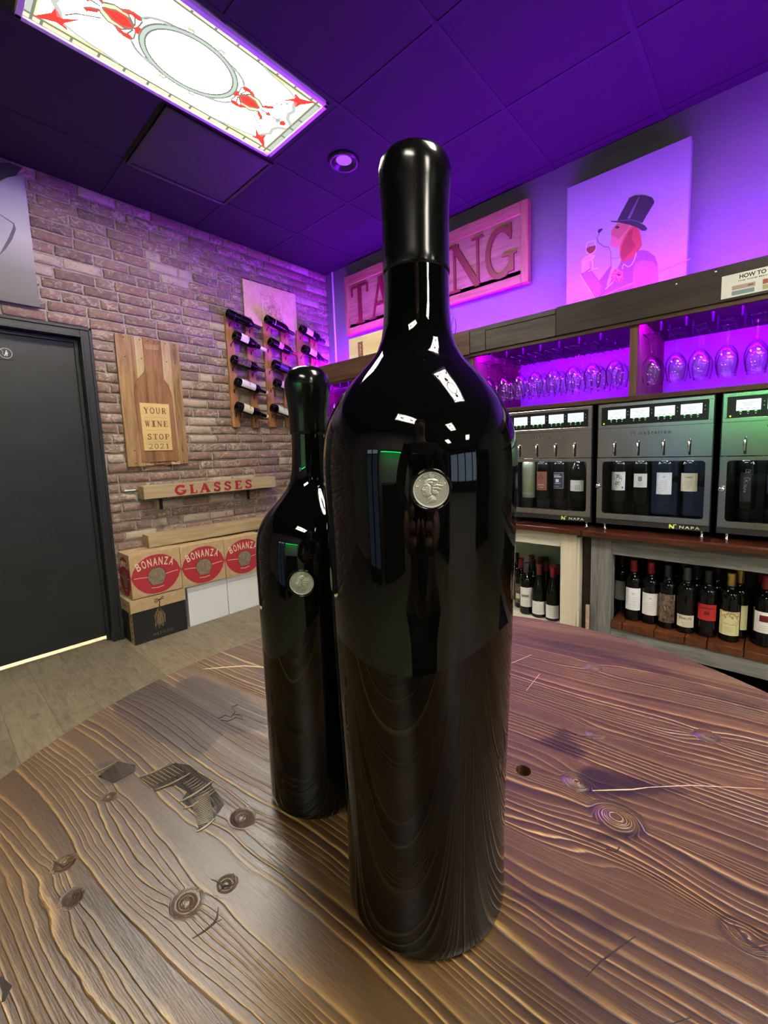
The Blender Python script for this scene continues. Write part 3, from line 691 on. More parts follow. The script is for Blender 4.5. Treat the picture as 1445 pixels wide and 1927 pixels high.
# ================================================================ THE TWO BIG BOTTLES
def tilt_rot(az, t):
    """lean by t towards the right as seen from the camera"""
    lat = Vector((math.sin(az), -math.cos(az), 0)); ax = Vector((0, 0, 1)).cross(lat)
    return Matrix.Rotation(t, 4, ax).to_euler()
def smooth_prof(P, zs=None):
    return P
def coin_mesh(R, T):
    """silver coin with a raised winged-cap head in profile, struck as relief"""
    head = [(-.10, .62), (-.34, .50), (-.42, .34), (-.40, .26), (-.47, .10), (-.54, .0), (-.50, -.05), (-.50, -.12), (-.47, -.17), (-.48, -.24), (-.42, -.36), (-.30, -.40), (-.22, -.42), (-.20, -.60), (-.30, -.78), (-.05, -.72), (.15, -.70), (.30, -.56), (.24, -.44), (.20, -.34), (.42, -.30), (.46, -.20), (.40, -.12), (.56, .02), (.56, .12), (.70, .22), (.66, .36), (.44, .42), (.36, .56), (.14, .66)]
    gro = [([(-.42, .34), (-.2, .40), (-.02, .28), (.04, .10), (.0, -.14), (.06, -.26), (.2, -.34)], .045), ([(-.30, .46), (0, .50), (.28, .40), (.42, .42)], .03), ([(.06, .2), (.12, .38), (.24, .42)], .04), ([(.16, .30), (.34, .34), (.60, .28)], .03),
           ([(.14, .16), (.34, .18), (.54, .10)], .03), ([(.12, .02), (.28, .02), (.42, -.08)], .03), ([(-.38, .16), (-.26, .20)], .03), ([(-.40, .07), (-.32, .10)], .035), ([(-.46, -.16), (-.38, -.15)], .025), ([(-.20, -.42), (.02, -.28)], .03), ([(.06, -.26), (.3, -.28), (.42, -.22)], .03)]
    n = 150; ax = np.linspace(-1, 1, n); X, Y = np.meshgrid(ax, ax); P = np.stack([X.ravel(), Y.ravel()], 1)
    def seg(a, b):
        a = np.array(a); b = np.array(b); ab = b-a; t = np.clip(((P-a)@ab)/(ab@ab), 0, 1); return np.linalg.norm(P-a-t[:, None]*ab, axis=1)
    ins = np.zeros(len(P), bool); dist = np.full(len(P), 9.)
    for i in range(len(head)):
        a, b = head[i], head[(i+1) % len(head)]; dist = np.minimum(dist, seg(a, b))
        ins ^= ((a[1] > P[:, 1]) != (b[1] > P[:, 1])) & (P[:, 0] < (b[0]-a[0])*(P[:, 1]-a[1])/(b[1]-a[1]+1e-12)+a[0])
    H = np.where(ins, .075*np.clip(dist/.2, 0, 1)**.5+.02, 0)
    for pts, w in gro:
        dd = np.minimum.reduce([seg(pts[i], pts[i+1]) for i in range(len(pts)-1)]); H -= np.where(ins, .055*np.exp(-(dd/w)**2), 0)
    rr = np.hypot(P[:, 0], P[:, 1]); H += .05*np.clip((rr-.91)/.03, 0, 1)
    LS = {'L': [(0, 1, 0, 0), (0, 0, .55, 0)], 'I': [(.3, 0, .3, 1)], 'B': [(0, 0, 0, 1), (0, 1, .5, .8), (.5, .8, 0, .5), (0, .5, .55, .25), (.55, .25, 0, 0)], 'E': [(0, 0, 0, 1), (0, 1, .55, 1), (0, .5, .45, .5), (0, 0, .55, 0)],
          'R': [(0, 0, 0, 1), (0, 1, .5, .75), (.5, .75, 0, .5), (.1, .5, .6, 0)], 'T': [(.3, 0, .3, 1), (0, 1, .6, 1)], 'Y': [(.3, 0, .3, .5), (.3, .5, 0, 1), (.3, .5, .6, 1)]}
    H = H.ravel()
    for i, ch in enumerate('LIBERTY'):
        a = math.radians(163-i*23.5); ca, sa = math.cos(a), math.sin(a)
        for (p0, q0, p1, q1) in LS[ch]:
            W = [(.80*ca+(p-.3)*.15*sa+(q-.5)*.15*ca, .80*sa-(p-.3)*.15*ca+(q-.5)*.15*sa) for p, q in ((p0, q0), (p1, q1))]
            H = H+np.where(ins, 0, .03*np.exp(-(seg(*W)/.02)**2))
    # polar-clipped grid
    H = H.reshape(n, n); vs = []; fs = []; idx = {}
    for j in range(n):
        for i in range(n):
            x, y = ax[i], ax[j]; r = math.hypot(x, y)
            if r > 1.03: continue
            if r > .985: x, y = x/r, y/r
            idx[i, j] = len(vs); vs.append((x*R, y*R, (.10+H[j, i])*R*1.1))
    for j in range(n-1):
        for i in range(n-1):
            k = [(i, j), (i+1, j), (i+1, j+1), (i, j+1)]
            if all(q in idx for q in k): fs.append([idx[q] for q in k])
    mb = MB(); mb.add(vs, fs, 0, True, T)
    K = 64; vs = [(R*math.cos(2*PI*i/K), R*math.sin(2*PI*i/K), zz) for zz in (-.12*R, .155*R) for i in range(K)]
    mb.add(vs, [(i, (i+1) % K, K+(i+1) % K, K+i) for i in range(K)], 0, True, T)
    return mb
def coin_mat():
    m, nt, b = newmat('worn_silver'); n = N(nt)
    g = n.n('ShaderNodeNewGeometry')
    f = n.m('ADD', g.outputs['Pointiness'], n.m('MULTIPLY', n.m('SUBTRACT', n.noise(n.coord(), 900, 3, .6), .5), .03))
    nt.links.new(n.ramp(f, [(.40, (.16, .14, .11)), (.485, (.42, .40, .34)), (.53, (.72, .70, .62))]), b.inputs['Base Color'])
    b.inputs['Metallic'].default_value = .55; b.inputs['Roughness'].default_value = .42
    return m
M['coin'] = coin_mat(); M['coin_hi'] = pm('coin_lettering', (.50, .48, .42), .4, .5)
def big_bottle(name, label, prof, capprof, loc, tilt, R, coin_px, coin_r):
    az = math.atan2(loc[1], loc[0])
    t = thing(name, label, 'wine bottle', loc, 'the two black glass bottles on the table', tilt_rot(az, tilt))
    MB().lathe([(0, .004), (prof[0][0]*.7, .003)]+[(r, z) for z, r in [(p[1], p[0]) for p in prof]], 128).build('glass_body', M['black_glass'], t)
    MB().lathe(capprof, 96).build('wax_cap', M['wax'], t)
    # coin on the side facing the camera, in a moulded ring
    bpy.context.view_layer.update()
    Mi = t.matrix_world.inverted() @ Matrix.Identity(4)
    o = Mi @ EYE; dd = (Mi.to_3x3() @ (at(*coin_px, 'x', 1)-EYE)).normalized()
    lo = None
    for k in range(3000):
        X = o+dd*(.15+k*.0001)
        rr = np.interp(X.z, [p[1] for p in prof], [p[0] for p in prof])
        if math.hypot(X.x, X.y) < rr: lo = X; break
    nrm = Vector((lo.x, lo.y, 0)).normalized(); r = math.hypot(lo.x, lo.y)
    yy = Vector((0, 0, 1)); xx = yy.cross(nrm)
    T = frame(nrm*(r-.0001)+Vector((0, 0, lo.z)), xx, yy, nrm)
    k = coin_r
    MB().lathe([(k*1.02, -.004), (k*1.23, -.0036), (k*1.20, .0012), (k*1.15, .0022), (k*1.08, .0022), (k*1.02, .0012), (k*1.0, -.001)], 64, T=T).build('coin_ring', M['black_glass'], t)
    coin_mesh(k, T).build('coin', M['coin'], t)
    return t
P1 = [(.0505, 0), (.0528, .0012), (.0536, .0035), (.0534, .008), (.0534, .02), (.0534, .05), (.0546, .096), (.0562, .137), (.0574, .176), (.0585, .222), (.0592, .252), (.0598, .272), (.0600, .285), (.0596, .294), (.0584, .304), (.0560, .313), (.0520, .3215), (.0468, .3295), (.0408, .337), (.0345, .3435), (.0288, .3495), (.0246, .3555), (.0222, .362), (.0208, .369), (.0200, .379), (.0196, .392), (.0194, .403), (.0196, .43)]
C1 = [(.0190, .3995), (.0199, .400), (.0202, .4015), (.0198, .407), (.0197, .427), (.0200, .438), (.0207, .4455), (.0213, .4525), (.0213, .4570), (.0203, .4612), (.0183, .4642), (.0150, .4665), (.0105, .4680), (.006, .4687), (0, .469)]
K2 = 1.0242
P2 = [(a*K2, b*K2) for a, b in [(.036, 0), (.0400, .0012), (.0418, .004), (.0422, .009), (.0424, .05), (.0428, .089), (.0437, .13), (.0445, .169), (.0453, .20), (.0452, .212), (.0442, .222), (.0420, .230), (.0388, .2365), (.0345, .243), (.0295, .2485), (.0245, .254), (.0198, .260), (.0165, .2665), (.0149, .274), (.0142, .283), (.0138, .30), (.0138, .32)]]
C2 = [(a*K2, b*K2) for a, b in [(.0137, .3035), (.0147, .304), (.0149, .306), (.0151, .315), (.0155, .322), (.0165, .330), (.0175, .336), (.0180, .3415), (.0176, .3465), (.0160, .351), (.013, .3545), (.008, .3568), (.0, .3575)]]
big_bottle('double_magnum_bottle', 'tallest black wine bottle with a black wax cap and silver coin, in front', P1, C1, (.2079, .1692, ZT), .0112, .06, (810.5, 921.5), .0089)
big_bottle('magnum_bottle', 'shorter black wax-capped wine bottle with a coin, standing behind the tallest', P2, C2, (.2133, .2926, ZT+.0003), .0200, .045, (568, 1096.5), .0089)
# ================================================================ SMALL WINE BOTTLES
BORD = [(0, .022), (.028, .006), (.0345, 0), (.0368, .002), (.0375, .006), (.0375, .182), (.0368, .194), (.0345, .204), (.0300, .214), (.0240, .223), (.0190, .231), (.0160, .239), (.0148, .248), (.0140, .28), (.0138, .284), (.0150, .2845), (.0150, .2955), (.0138, .2985), (0, .2985)]
BURG = [(0, .022), (.030, .006), (.0375, 0), (.0398, .002), (.0405, .006), (.0405, .132), (.0392, .150), (.0355, .170), (.0300, .190), (.0240, .210), (.0190, .228), (.0160, .243), (.0148, .256), (.0140, .28), (.0138, .284), (.0150, .2845), (.0150, .2935), (.0138, .2965), (0, .2965)]
_bm = {}
def bmesh_for(kind, mat):
    k = ('b', kind, mat)
    if k not in _bm: _bm[k] = MB().lathe(BORD if kind == 'bord' else BURG, 32).mesh('bottle_glass', M[mat])
    return _bm[k]
def cap_for(mat, z0):
    k = ('c', mat, z0)
    if k not in _bm:
        r0 = float(np.interp(z0, [p[1] for p in BORD[8:14]], [p[0] for p in BORD[8:14]]))
        _bm[k] = MB().lathe([(r0+.0002, z0), (r0+.0006, z0+.0004), (.0146, .282), (.0156, .284), (.0156, .296), (.0148, .3), (0, .3004)], 24).mesh('capsule', M[mat])
    return _bm[k]
def cyl_patch(mb, r, a0, a1, z0, z1, mi=0, n=14):
    def fn(u, v): a = a0+(a1-a0)*u; return (-r*math.cos(a), -r*math.sin(a), z0+(z1-z0)*v)
    mb.grid(fn, n, 1, mi, True)
def label_on(bot, r, z0, z1, half, mats, art, label=None):
    """label sheet wrapped round the bottle; art = list of ('r', x0, z0, x1, z1, mi) and ('t', text, h, z, mi[, width])"""
    mb = MB(); R = r+.0004; cyl_patch(mb, R, -half, half, z0, z1, 0)
    # sheet edge
    for s in (-1, 1):
        a = s*half; mb.add([(-R*math.cos(a), -R*math.sin(a), z0), (-R*math.cos(a), -R*math.sin(a), z1), (-(r-.0002)*math.cos(a), -(r-.0002)*math.sin(a), z1), (-(r-.0002)*math.cos(a), -(r-.0002)*math.sin(a), z0)], [(0, 1, 2, 3)])
    def bend(x, y, z): a = x/R; q = R+.00025+z; return (-q*math.cos(a), -q*math.sin(a), y)
    for e in art:
        if e[0] == 'r':
            _, x0, a0, x1, a1, mi = e; cyl_patch(mb, R+.0002, x0/R, x1/R, z0+a0, z0+a1, mi, max(2, int(abs(x1-x0)*500)))
        elif e[0] == 't':
            _, tx, h, zz, mi = e[:5]; wd = e[5] if len(e) > 5 else None
            put_text(mb, tx, h, None, mi, .01, 0, width=wd, bend=lambda x, y, z, zz=zz: bend(x, y+z0+zz, .00005))
        elif e[0] == 's':
            _, pts, w, mi = e; P = MB(); P.strip(pts, w, 0, .0001)
            mb.add([bend(x, y+z0, z+.0001) for x, y, z in P.v], P.f, mi, True)
        elif e[0] == 'p':
            _, poly, mi = e; P = MB(); P.prism(poly, 0, .0001)
            mb.add([bend(x, y+z0, z+.0001) for x, y, z in P.v], P.f, mi, False)
    o = mb.build('label', [M[k] for k in mats], bot)
    if label: o['label'] = label
    return o
def bottle(label, kind='bord', glass='bottle_dark', cap='cap_black', z0=.242, group=None, name='wine_bottle'):
    t = thing(name, label, 'wine bottle', group=group)
    link('glass', bmesh_for(kind, glass), t)
    if cap: link('capsule', cap_for(cap, z0), t)
    return t
def lines(n, w, z, dz, mi, h=.0011, seed=0):
    rn = random.Random(seed); out = []
    for i in range(n):
        ww = w*rn.uniform(.5, 1)/2; out.append(('r', -ww, z-i*dz, ww, z-i*dz+h, mi))
    return out

# ================================================================ BRICK WALL SIDE
# photo canvas at the upper left
c = thing('wall_canvas', 'large grey photo canvas of lips over a wine glass, above the black door', 'picture', (0, YB, 0))
cx1, cz0, cz1 = .612, 2.209, 3.003
cv = MB()
def grad_canvas():
    m, nt, b = newmat('printed_grey_gradient'); n = N(nt)
    s = n.n('ShaderNodeSeparateXYZ'); n.inp(s.inputs[0], n.coord())
    f = n.m('DIVIDE', n.m('SUBTRACT', s.outputs[2], cz0), cz1-cz0)
    nt.links.new(n.ramp(f, [(0, (.11, .115, .105)), (.25, (.2, .2, .195)), (.5, (.46, .45, .47)), (.8, (.42, .42, .45)), (1, (.1, .1, .1))]), b.inputs['Base Color'])
    b.inputs['Roughness'].default_value = .6; return m
cv.box(-.45, -.032, cz0, cx1, -.012, cz1).build('canvas', grad_canvas(), c, .002)
pc = MB(); TP = frame((0, -.032, 0), (1, 0, 0), (0, 0, 1), (0, -1, 0))
def wc(px, py): p = at(px, py, 'y', YB-.032); return (p.x, p.z)
def wc2(pts): return [wc(*p) for p in pts]
pc.prism([(-.45, 3.0)]+wc2([(0, 306), (18, 306), (40, 316), (44, 323), (30, 331), (14, 334), (0, 340)])+[(-.45, 2.86)], 0, .0006, 0, TP)
pc.prism(wc2([(31, 329), (44, 323), (43, 316), (38, 321)]), 0, .0009, 1, TP)
pc.prism([(-.45, 2.86)]+wc2([(0, 340), (9, 337), (0, 343)])+[(-.45, 2.84)], 0, .0009, 1, TP)
pc.prism([(-.05, 2.70)]+wc2([(0, 404), (26, 421), (27, 428), (20, 448), (8, 468), (0, 478)])+[(-.05, 2.45)], 0, .0005, 2, TP)
pc.strip([(.05, 2.50)]+wc2([(0, 478), (8, 468), (20, 448), (27, 430), (26, 421), (0, 404)]), [.004, .006, .012, .016, .014, .006, .004], 0, .0009, 3, TP)
pc.build('printed_picture', [pm('print_dark', (.02, .024, .02), .6), pm('print_pink', (.45, .16, .17), .6), pm('print_glass', (.42, .42, .44), .6), pm('print_shadow', (.10, .10, .12), .6)], c)

# wooden bottle sign
w = thing('wooden_bottle_sign', 'reclaimed wood sign with a bottle shape and label reading YOUR WINE STOP 2021', 'sign', (0, YB, 0))
bx = [(.997, 1.113, 'pallet'), (1.114, 1.168, 'pallet_pale'), (1.169, 1.243, 'pallet_red'), (1.244, 1.287, 'pallet_red'), (1.288, 1.352, 'pallet_pale'), (1.353, 1.415, 'pallet')]
mats = ['pallet', 'pallet_pale', 'pallet_red']; bm_ = MB()
for i, (a, b, k) in enumerate(bx):
    bm_.box(a, -.030+(i % 2)*.002, 1.216+(i % 3)*.004, b, -.010, 2.130-(i % 2)*.006, mats.index(k))
bm_.box(1.0, -.010, 1.30, 1.41, 0, 1.36, 0); bm_.box(1.0, -.010, 1.95, 1.41, 0, 2.01, 0)
bm_.build('boards', [M[k] for k in mats], w, .002)
TW = frame((0, -.030, 0), (1, 0, 0), (0, 0, 1), (0, -1, 0))
sh = MB(); sh.prism([(1.168, 2.085), (1.274, 2.095), (1.276, 1.93), (1.262, 1.885), (1.316, 1.81), (1.335, 1.74), (1.345, 1.245), (1.09, 1.245), (1.082, 1.75), (1.100, 1.82), (1.160, 1.89), (1.166, 1.93)], 0, .006, 0, TW)
sh.prism([(1.176, 2.045), (1.268, 2.052), (1.268, 2.088), (1.176, 2.082)], .006, .010, 1, TW)
sh.build('bottle_shape', [M['pallet_red'], M['pallet']], w, .001)
lb = MB(); lb.prism([(1.106, 1.668), (1.302, 1.668), (1.302, 1.328), (1.108, 1.328)], .006, .012, 0, TW)
lbo = lb.build('label_plaque', M['plaque'], w, .001)
lt = MB(); yy = [1.590, 1.505, 1.408, 1.343]
for tx, z, x0, x1, h in (('YOUR', 1.594, 1.128, 1.285, .043), ('WINE', 1.500, 1.128, 1.290, .043), ('STOP', 1.408, 1.134, 1.292, .040), ('2021', 1.340, 1.138, 1.288, .036)):
    lt = MB(); serif(lt, tx, h, x1-x0, TW @ Matrix.Translation((x0, z, 0)), .0118, .0128, 0, 1.15, spans=[(k*(x1-x0)/4+.002, (k+1)*(x1-x0)/4-.007) for k in range(4)]); lt.build('lettering', M['burnt'], lbo)
lt = MB()
for z in (1.566, 1.474, 1.388): lt.strip([(1.135, z), (1.175, z-.003), (1.22, z+.002), (1.285, z-.002)], .0012, .0118, .0124, 0, TW)
lt.build('engraved_lines', M['burnt'], lbo)
for x in (1.05, 1.15, 1.20, 1.32, 1.38):
    for z in (1.24, 1.33, 1.98, 2.11): MB().lathe([(.004, 0), (.003, .0012), (0, .0016)], 8, T=TW @ Matrix.Translation((x, z, 0))).build('nail', M['black_metal'], w)

# plywood print
p_ = thing('engraved_panel', 'square pale panel with a fine line drawing, on bricks behind the bottle racks', 'picture', (0, YB, 0))
MB().box(1.985, -.022, 2.39, 2.515, -.012, 2.752).build('panel', M['plywood'], p_, .001)
ln = MB(); TQ = frame((0, -.022, 0), (1, 0, 0), (0, 0, 1), (0, -1, 0)); rn = random.Random(4)
for k in range(46):
    cx_, cz_ = 2.255+rn.gauss(0, .055), 2.56+rn.gauss(0, .065); r_ = rn.uniform(.008, .030); a0 = rn.uniform(0, 360)
    cx_ = min(max(cx_, 2.17), 2.34); cz_ = min(max(cz_, 2.44), 2.67)
    ln.strip([(cx_+r_*math.cos(math.radians(a0+i*26)), cz_+r_*1.1*math.sin(math.radians(a0+i*26))) for i in range(11)], .0018, 0, .0006, 0, TQ)
for xx in (2.148, 2.365): ln.strip([(xx, 2.40), (xx, 2.70)], .0012, 0, .0005, 0, TQ)
ln.strip([(2.38, 2.70), (2.41, 2.685), (2.44, 2.66)], .0015, 0, .0005, 0, TQ)
ln.build('drawing', M['burnt'], p_)

# three bottle racks
racks = [(1.800, 1.866, 1.978, 2.046, 'leftmost', 2.43, 1.509), (2.145, 2.215, 2.322, 2.397, 'middle', 2.43, 1.520), (2.495, 2.570, 2.652, 2.733, 'rightmost', 2.42, 1.516)]
RB = [ # base (x,z), neck tip (x,z), label start, end, material, capsule, text
 (0, (1.790, 2.412), (2.085, 2.352), None, 'cap_black', 'all-dark unlabelled-looking bottle, top row of the left rack'),
 (0, (1.835, 2.250), (2.105, 2.180), (.045, .115, 'paper'), 'cap_white', 'bottle with a white label and white neck foil, second row of the left rack'),
 (0, (1.805, 2.055), (2.100, 1.998), (.030, .150, 'art'), 'cap_black', 'bottle with a dark pictorial label, middle row of the left rack'),
 (0, (1.822, 1.876), (2.105, 1.812), (.035, .165, 'paper'), 'cork', 'bottle with a long white label, fourth row of the left rack'),
 (0, (1.812, 1.678), (2.090, 1.606), (.045, .135, 'paper_cream'), 'cork', 'bottle with a cream label, bottom row of the left rack'),
 (1, (2.140, 2.440), (2.440, 2.362), (.075, .082, 'paper_grey'), 'cap_black', 'large dark bottle with a thin grey band, top of the middle rack'),
 (1, (2.162, 2.255), (2.460, 2.178), (.080, .125, 'pinkish'), 'cap_red', 'bottle with a short pink label and pink neck, second row of the middle rack'),
 (1, (2.186, 2.068), (2.460, 1.995), (.055, .140, 'navy'), 'cap_black', 'bottle with a dark blue label, middle row of the middle rack'),
 (1, (2.190, 1.908), (2.465, 1.830), (.050, .115, 'paper_cream'), 'cap_black', 'bottle with a tilted cream label, fourth row of the middle rack'),
 (1, (2.142, 1.684), (2.420, 1.614), (.045, .165, 'paper'), 'cap_black', 'bottle with a long white label and small round mark, bottom of the middle rack'),
 (2, (2.500, 2.425), (2.775, 2.355), (.050, .125, 'paper'), 'cap_black', 'bottle with a lilac-lit white label, top of the right rack'),
 (2, (2.518, 2.247), (2.790, 2.172), (.055, .135, 'paper'), 'cap_black', 'bottle with a lilac-lit white label, second row of the right rack'),
]
M['pinkish'] = pm('label_pink', (.62, .33, .30), .6); M['art'] = speckle('pictorial_label', (.02, .015, .012), (.22, .15, .10), 70, .5, 0)
YAX = YB-.088
rt = {}
for ri, (a, b, c_, d_, nm, zt_, zb_) in enumerate(racks):
    t = thing('bottle_rack', '%s of the three wooden wall racks holding tilted wine bottles' % nm, 'wine rack', (0, YB, 0), 'wall bottle racks'); rt[ri] = t
    for (p, q) in ((a, b), (c_, d_)):
        MB().box(p, -.034, zb_, q, -.0095, zt_).build('board', M['post'], t, .002)
for i, (ri, (bx_, bz), (tx_, tz), lab, cap, txt) in enumerate(RB):
    ax = Vector((tx_-bx_, .012, tz-bz)).normalized()
    Zl = ax; Xl = -Vector((0, -1, .35)); Xl = (Xl-Zl*Xl.dot(Zl)).normalized(); Yl = Zl.cross(Xl)
    kind = 'burg' if i in (1, 4, 11) else 'bord'
    t = bottle(txt, kind, 'bottle_dark', cap if cap != 'cork' else 'cork', .242 if cap != 'cork' else .286, 'bottles in the wall racks')
    t.matrix_world = frame((bx_, YAX-.006, bz), Xl, Yl, Zl)
    r = .0375 if kind == 'bord' else .0405
    if lab:
        z0, z1, mt = lab
        art = [] if mt not in ('paper', 'paper_cream') else lines(4, .03, (z1-z0)*.7, .012, 1, .0012, i)
        if i == 9: art = [('s', [(.013*math.cos(k*.5)*.5-.005, (z1-z0)*.82+.013*math.sin(k*.5)*.5) for k in range(12)], .003, 2)]
        label_on(t, r, z0, z1, 1.15, [mt, 'grey_ink', 'ink'], art)
    # black wire cradle of this bottle on its rack
    rk = rt[ri]; (a, b, c_, d_) = racks[ri][:4]
    for cxp, sgn in (((a+b)/2, 0), ((c_+d_)/2, 1)):
        tpar = (cxp-bx_)/(tx_-bx_)*(Vector((tx_-bx_, 0, tz-bz)).length); cpt = Vector((bx_, YAX-.006-YB, bz))+ax*min(max(tpar, .02), .27)
        rr = float(np.interp(min(max(tpar, .02), .27), [0, .18, .21, .24, .3], [.0405, .0405, .034, .018, .017]))+.003
        pts = [(cxp, -.034, cpt.z-rr-.035), (cxp, -.040, cpt.z-rr-.012), (cxp, cpt.y+rr*.5, cpt.z-rr*.95), (cxp, cpt.y-rr*.4, cpt.z-rr*1.0), (cxp+.002, cpt.y-rr*.95, cpt.z-rr*.45), (cxp+.004, cpt.y-rr*1.02, cpt.z)]
        MB().tube(pts, .0022, 6).tube([(cxp, -.034, cpt.z-rr-.035), (cxp, -.037, cpt.z-rr-.008)], .0045, 6).build('wire_hook', M['black_metal'], rk)
    # looped front wire over the shoulder
    base = Vector((bx_, YAX-.006-YB, bz)); up = Vector((0, 0, 1))
    def P(s, h, o): q_ = base+ax*s; return (q_.x, q_.y+o, q_.z+h)
    wi = MB().tube([P(.105, .0, -.046), P(.11, .030, -.036), P(.13, .038, -.022), P(.16, .034, -.020), P(.185, .034, -.020), P(.20, .044, -.014), P(.215, .046, -.006), P(.222, .035, .006), P(.224, .0, .02), P(.224, -.02, .045)], .0016, 6)
    wi.build('wire_holder', M['black_metal'], rk)

# GLASSES shelf and the bare beam below it
g = thing('wooden_shelf', 'pale oak beam shelf with red letters GLASSES on its front', 'shelf', (0, YB, 0))
MB().box(1.052, -.12, .983, 2.115, 0, 1.077).build('beam', M['beam'], g, .003)
lt = MB(); TG = frame((0, -.12, .997), (1, 0, 0), (0, 0, 1), (0, -1, 0))
sp = [(1.262, 1.345), (1.368, 1.425), (1.442, 1.525), (1.553, 1.612), (1.640, 1.700), (1.730, 1.795), (1.822, 1.885)]
serif(lt, 'GLASSES', .066, .62, TG, 0, .004, 0, 1.5, spans=sp); lt.build('lettering', M['gl_red'], g)
for x in (1.165, 1.856):
    MB().box(x-.012, -.100, .972, x+.012, 0, .978).box(x-.012, -.1, .898, x+.012, -.095, .978).build('bracket', M['black_metal'], g, .001)
g = thing('wooden_shelf', 'bare pale oak beam shelf above the red printed boxes', 'shelf', (0, YB, 0))
MB().box(1.052, -.12, .632, 2.35, 0, .722).build('beam', M['beam'], g, .003)
# small white wall plug beside the shelf
o = MB().box(.965, YB-.018, 1.046, 1.035, YB-.002, 1.054).build('cable_clip', M['white_plastic'], None, .001)
tag(o, 'small white strip on the bricks just left of the GLASSES shelf', 'clip')

# boxes on the floor
YF = 3.206
def face(y): return frame((0, y, 0), (1, 0, 0), (0, 0, 1), (0, -1, 0))
def lens_poly(cx_, cz_, hw, hh, n=18):
    top = [(cx_-hw+2*hw*i/n, cz_+hh*max(0, 1-abs(2*i/n-1)**2.3)**.72) for i in range(n+1)]
    return top+[(x, 2*cz_-z) for x, z in top[::-1]][1:-1]
def arch_text(mb, tx, cx_, cz_, w_, h, rise, T, mi, z0):
    n = len(tx)
    for i, ch in enumerate(tx):
        u = (i+.5)/n*2-1; x = cx_+u*w_/2; z = cz_+rise*(1-u*u); a = -math.atan(rise*2*u/(w_/2))
        vs, fs = tmesh(ch, .02, .5); xa = min(v[0] for v in vs); xb = max(v[0] for v in vs); k = h/.72; s = w_/n*.80/(xb-xa)
        if ch == 'I': s *= .4
        ca, sa = math.cos(a), math.sin(a); out = []
        for v in vs:
            X, Y = (v[0]-(xa+xb)/2)*s, v[1]*k; out.append((x+X*ca-Y*sa, z+X*sa+Y*ca, z0+.0006*(v[2]+.5)))
        mb.add(out, fs, mi, False, T)
def bonanza(label, x0, x1, z0, z1, yf=YF, depth=.232):
    t = thing('wine_case', label, 'box', ((x0+x1)/2, yf+depth/2, z0), 'printed cases along the brick wall')
    W, H, D = (x1-x0)/2, z1-z0, depth/2
    b = MB(); b.box(-W, -D, 0, W, D, H)
    b.build('carton', M['card'], t, .002)
    T = frame((0, -D, 0), (1, 0, 0), (0, 0, 1), (0, -1, 0)); TL = frame((-W, 0, 0), (0, -1, 0), (0, 0, 1), (-1, 0, 0))
    pr = MB()
    for TT, hw in ((T, W), (TL, D)):
        cz_ = H*.47; pr.prism(lens_poly(0, cz_, hw*.995, H*.45), .0002, .0006, 0, TT)
        k = hw/W
        for s in (-1, 1):
            pr.strip([(s*hw*.36, cz_-.012), (s*hw*.62, cz_-.006), (s*hw*.88, cz_-.004)], .004, .0006, .0009, 1, TT)
        hx = [(-.052, 0), (-.045, .034), (-.022, .056), (.022, .056), (.045, .034), (.052, 0), (.030, -.048), (-.030, -.048)]
        pr.prism([(x*k*1.2, z*1.2+cz_-.022) for x, z in hx], .0006, .0008, 3, TT)
        pr.prism([(x*k*1.13, z*1.13+cz_-.022) for x, z in hx], .0008, .0011, 2, TT)
        pr.strip([(-.04*k, cz_-.092), (0, cz_-.098), (.04*k, cz_-.092)], .004, .0006, .0009, 1, TT)
    po = pr.build('printed_oval', [M['card_red'], M['card_cream'], M['photo_grey'], M['maroon']], t)
    for TT_, ar in ((T, (-.004, H*.47+.040, .232, .056, .022)), (TL, (0, H*.47+.052, .15, .04, .02))):
        l = MB(); arch_text(l, 'BONANZA', *ar, TT_, 0, .0007); l.build('lettering', M['card_cream'], t)
    l = MB()
    put_text(l, 'CABERNET', .018, frame((0, D*.15, H+.0002), (1, 0, 0), (0, 1, 0), (0, 0, 1)), 1, .01, .0004)
    l.build('lettering', [M['card_cream'], M['card_red']], t)
    return t
bonanza('red printed BONANZA wine case on top of the black box by the door', .886, 1.210, .322, .628)
bonanza('red printed BONANZA wine case between two others like it, centre of the row', 1.214, 1.540, .312, .622)
bonanza('red BONANZA wine case at the far end, partly hidden by the shorter bottle', 1.544, 1.872, .306, .618)
t = thing('wine_case', 'black box with tan lid and METHOD lettering, on the floor by the door', 'box', (1.045, YF+.115, 0), 'printed cases along the brick wall')
MB().box(-.170, -.108, 0, .178, .112, .235).build('carton', M['card_black'], t, .003)
MB().box(-.180, -.116, .228, .180, .118, .3145).build('lid', M['card'], t, .003)
sd = MB(); TL = frame((-.170, 0, 0), (0, -1, 0), (0, 0, 1), (-1, 0, 0)); sd.prism([(.04, .0), (.104, .0), (.104, .228), (.04, .228)], .0003, .0009, 0, TL)
for i in range(5): sd.prism([(.066, .03+i*.04), (.080, .03+i*.04), (.080, .048+i*.04), (.066, .052+i*.04)], .0009, .0013, 1, TL)
sd.build('side_stripe', [M['card'], M['card_black']], t)
T = frame((0, -.108, 0), (1, 0, 0), (0, 0, 1), (0, -1, 0)); TLd = frame((0, -.116, 0), (1, 0, 0), (0, 0, 1), (0, -1, 0)); rt_ = MB(); rn = random.Random(9)
for k in range(34):
    a = rn.uniform(-1, 1); pts = [(.0+a*.008, .225)]
    for j in range(1, 7):
        s = j/6; pts.append((a*.034*math.sin(min(1, s*1.4)*1.8)*1.05+rn.gauss(0, .003), .225-s*rn.uniform(.10, .155)*1.0-.0))
    rt_.strip(sorted(pts, key=lambda q: -q[1]), .0014, .0002, .0008, 0, T)
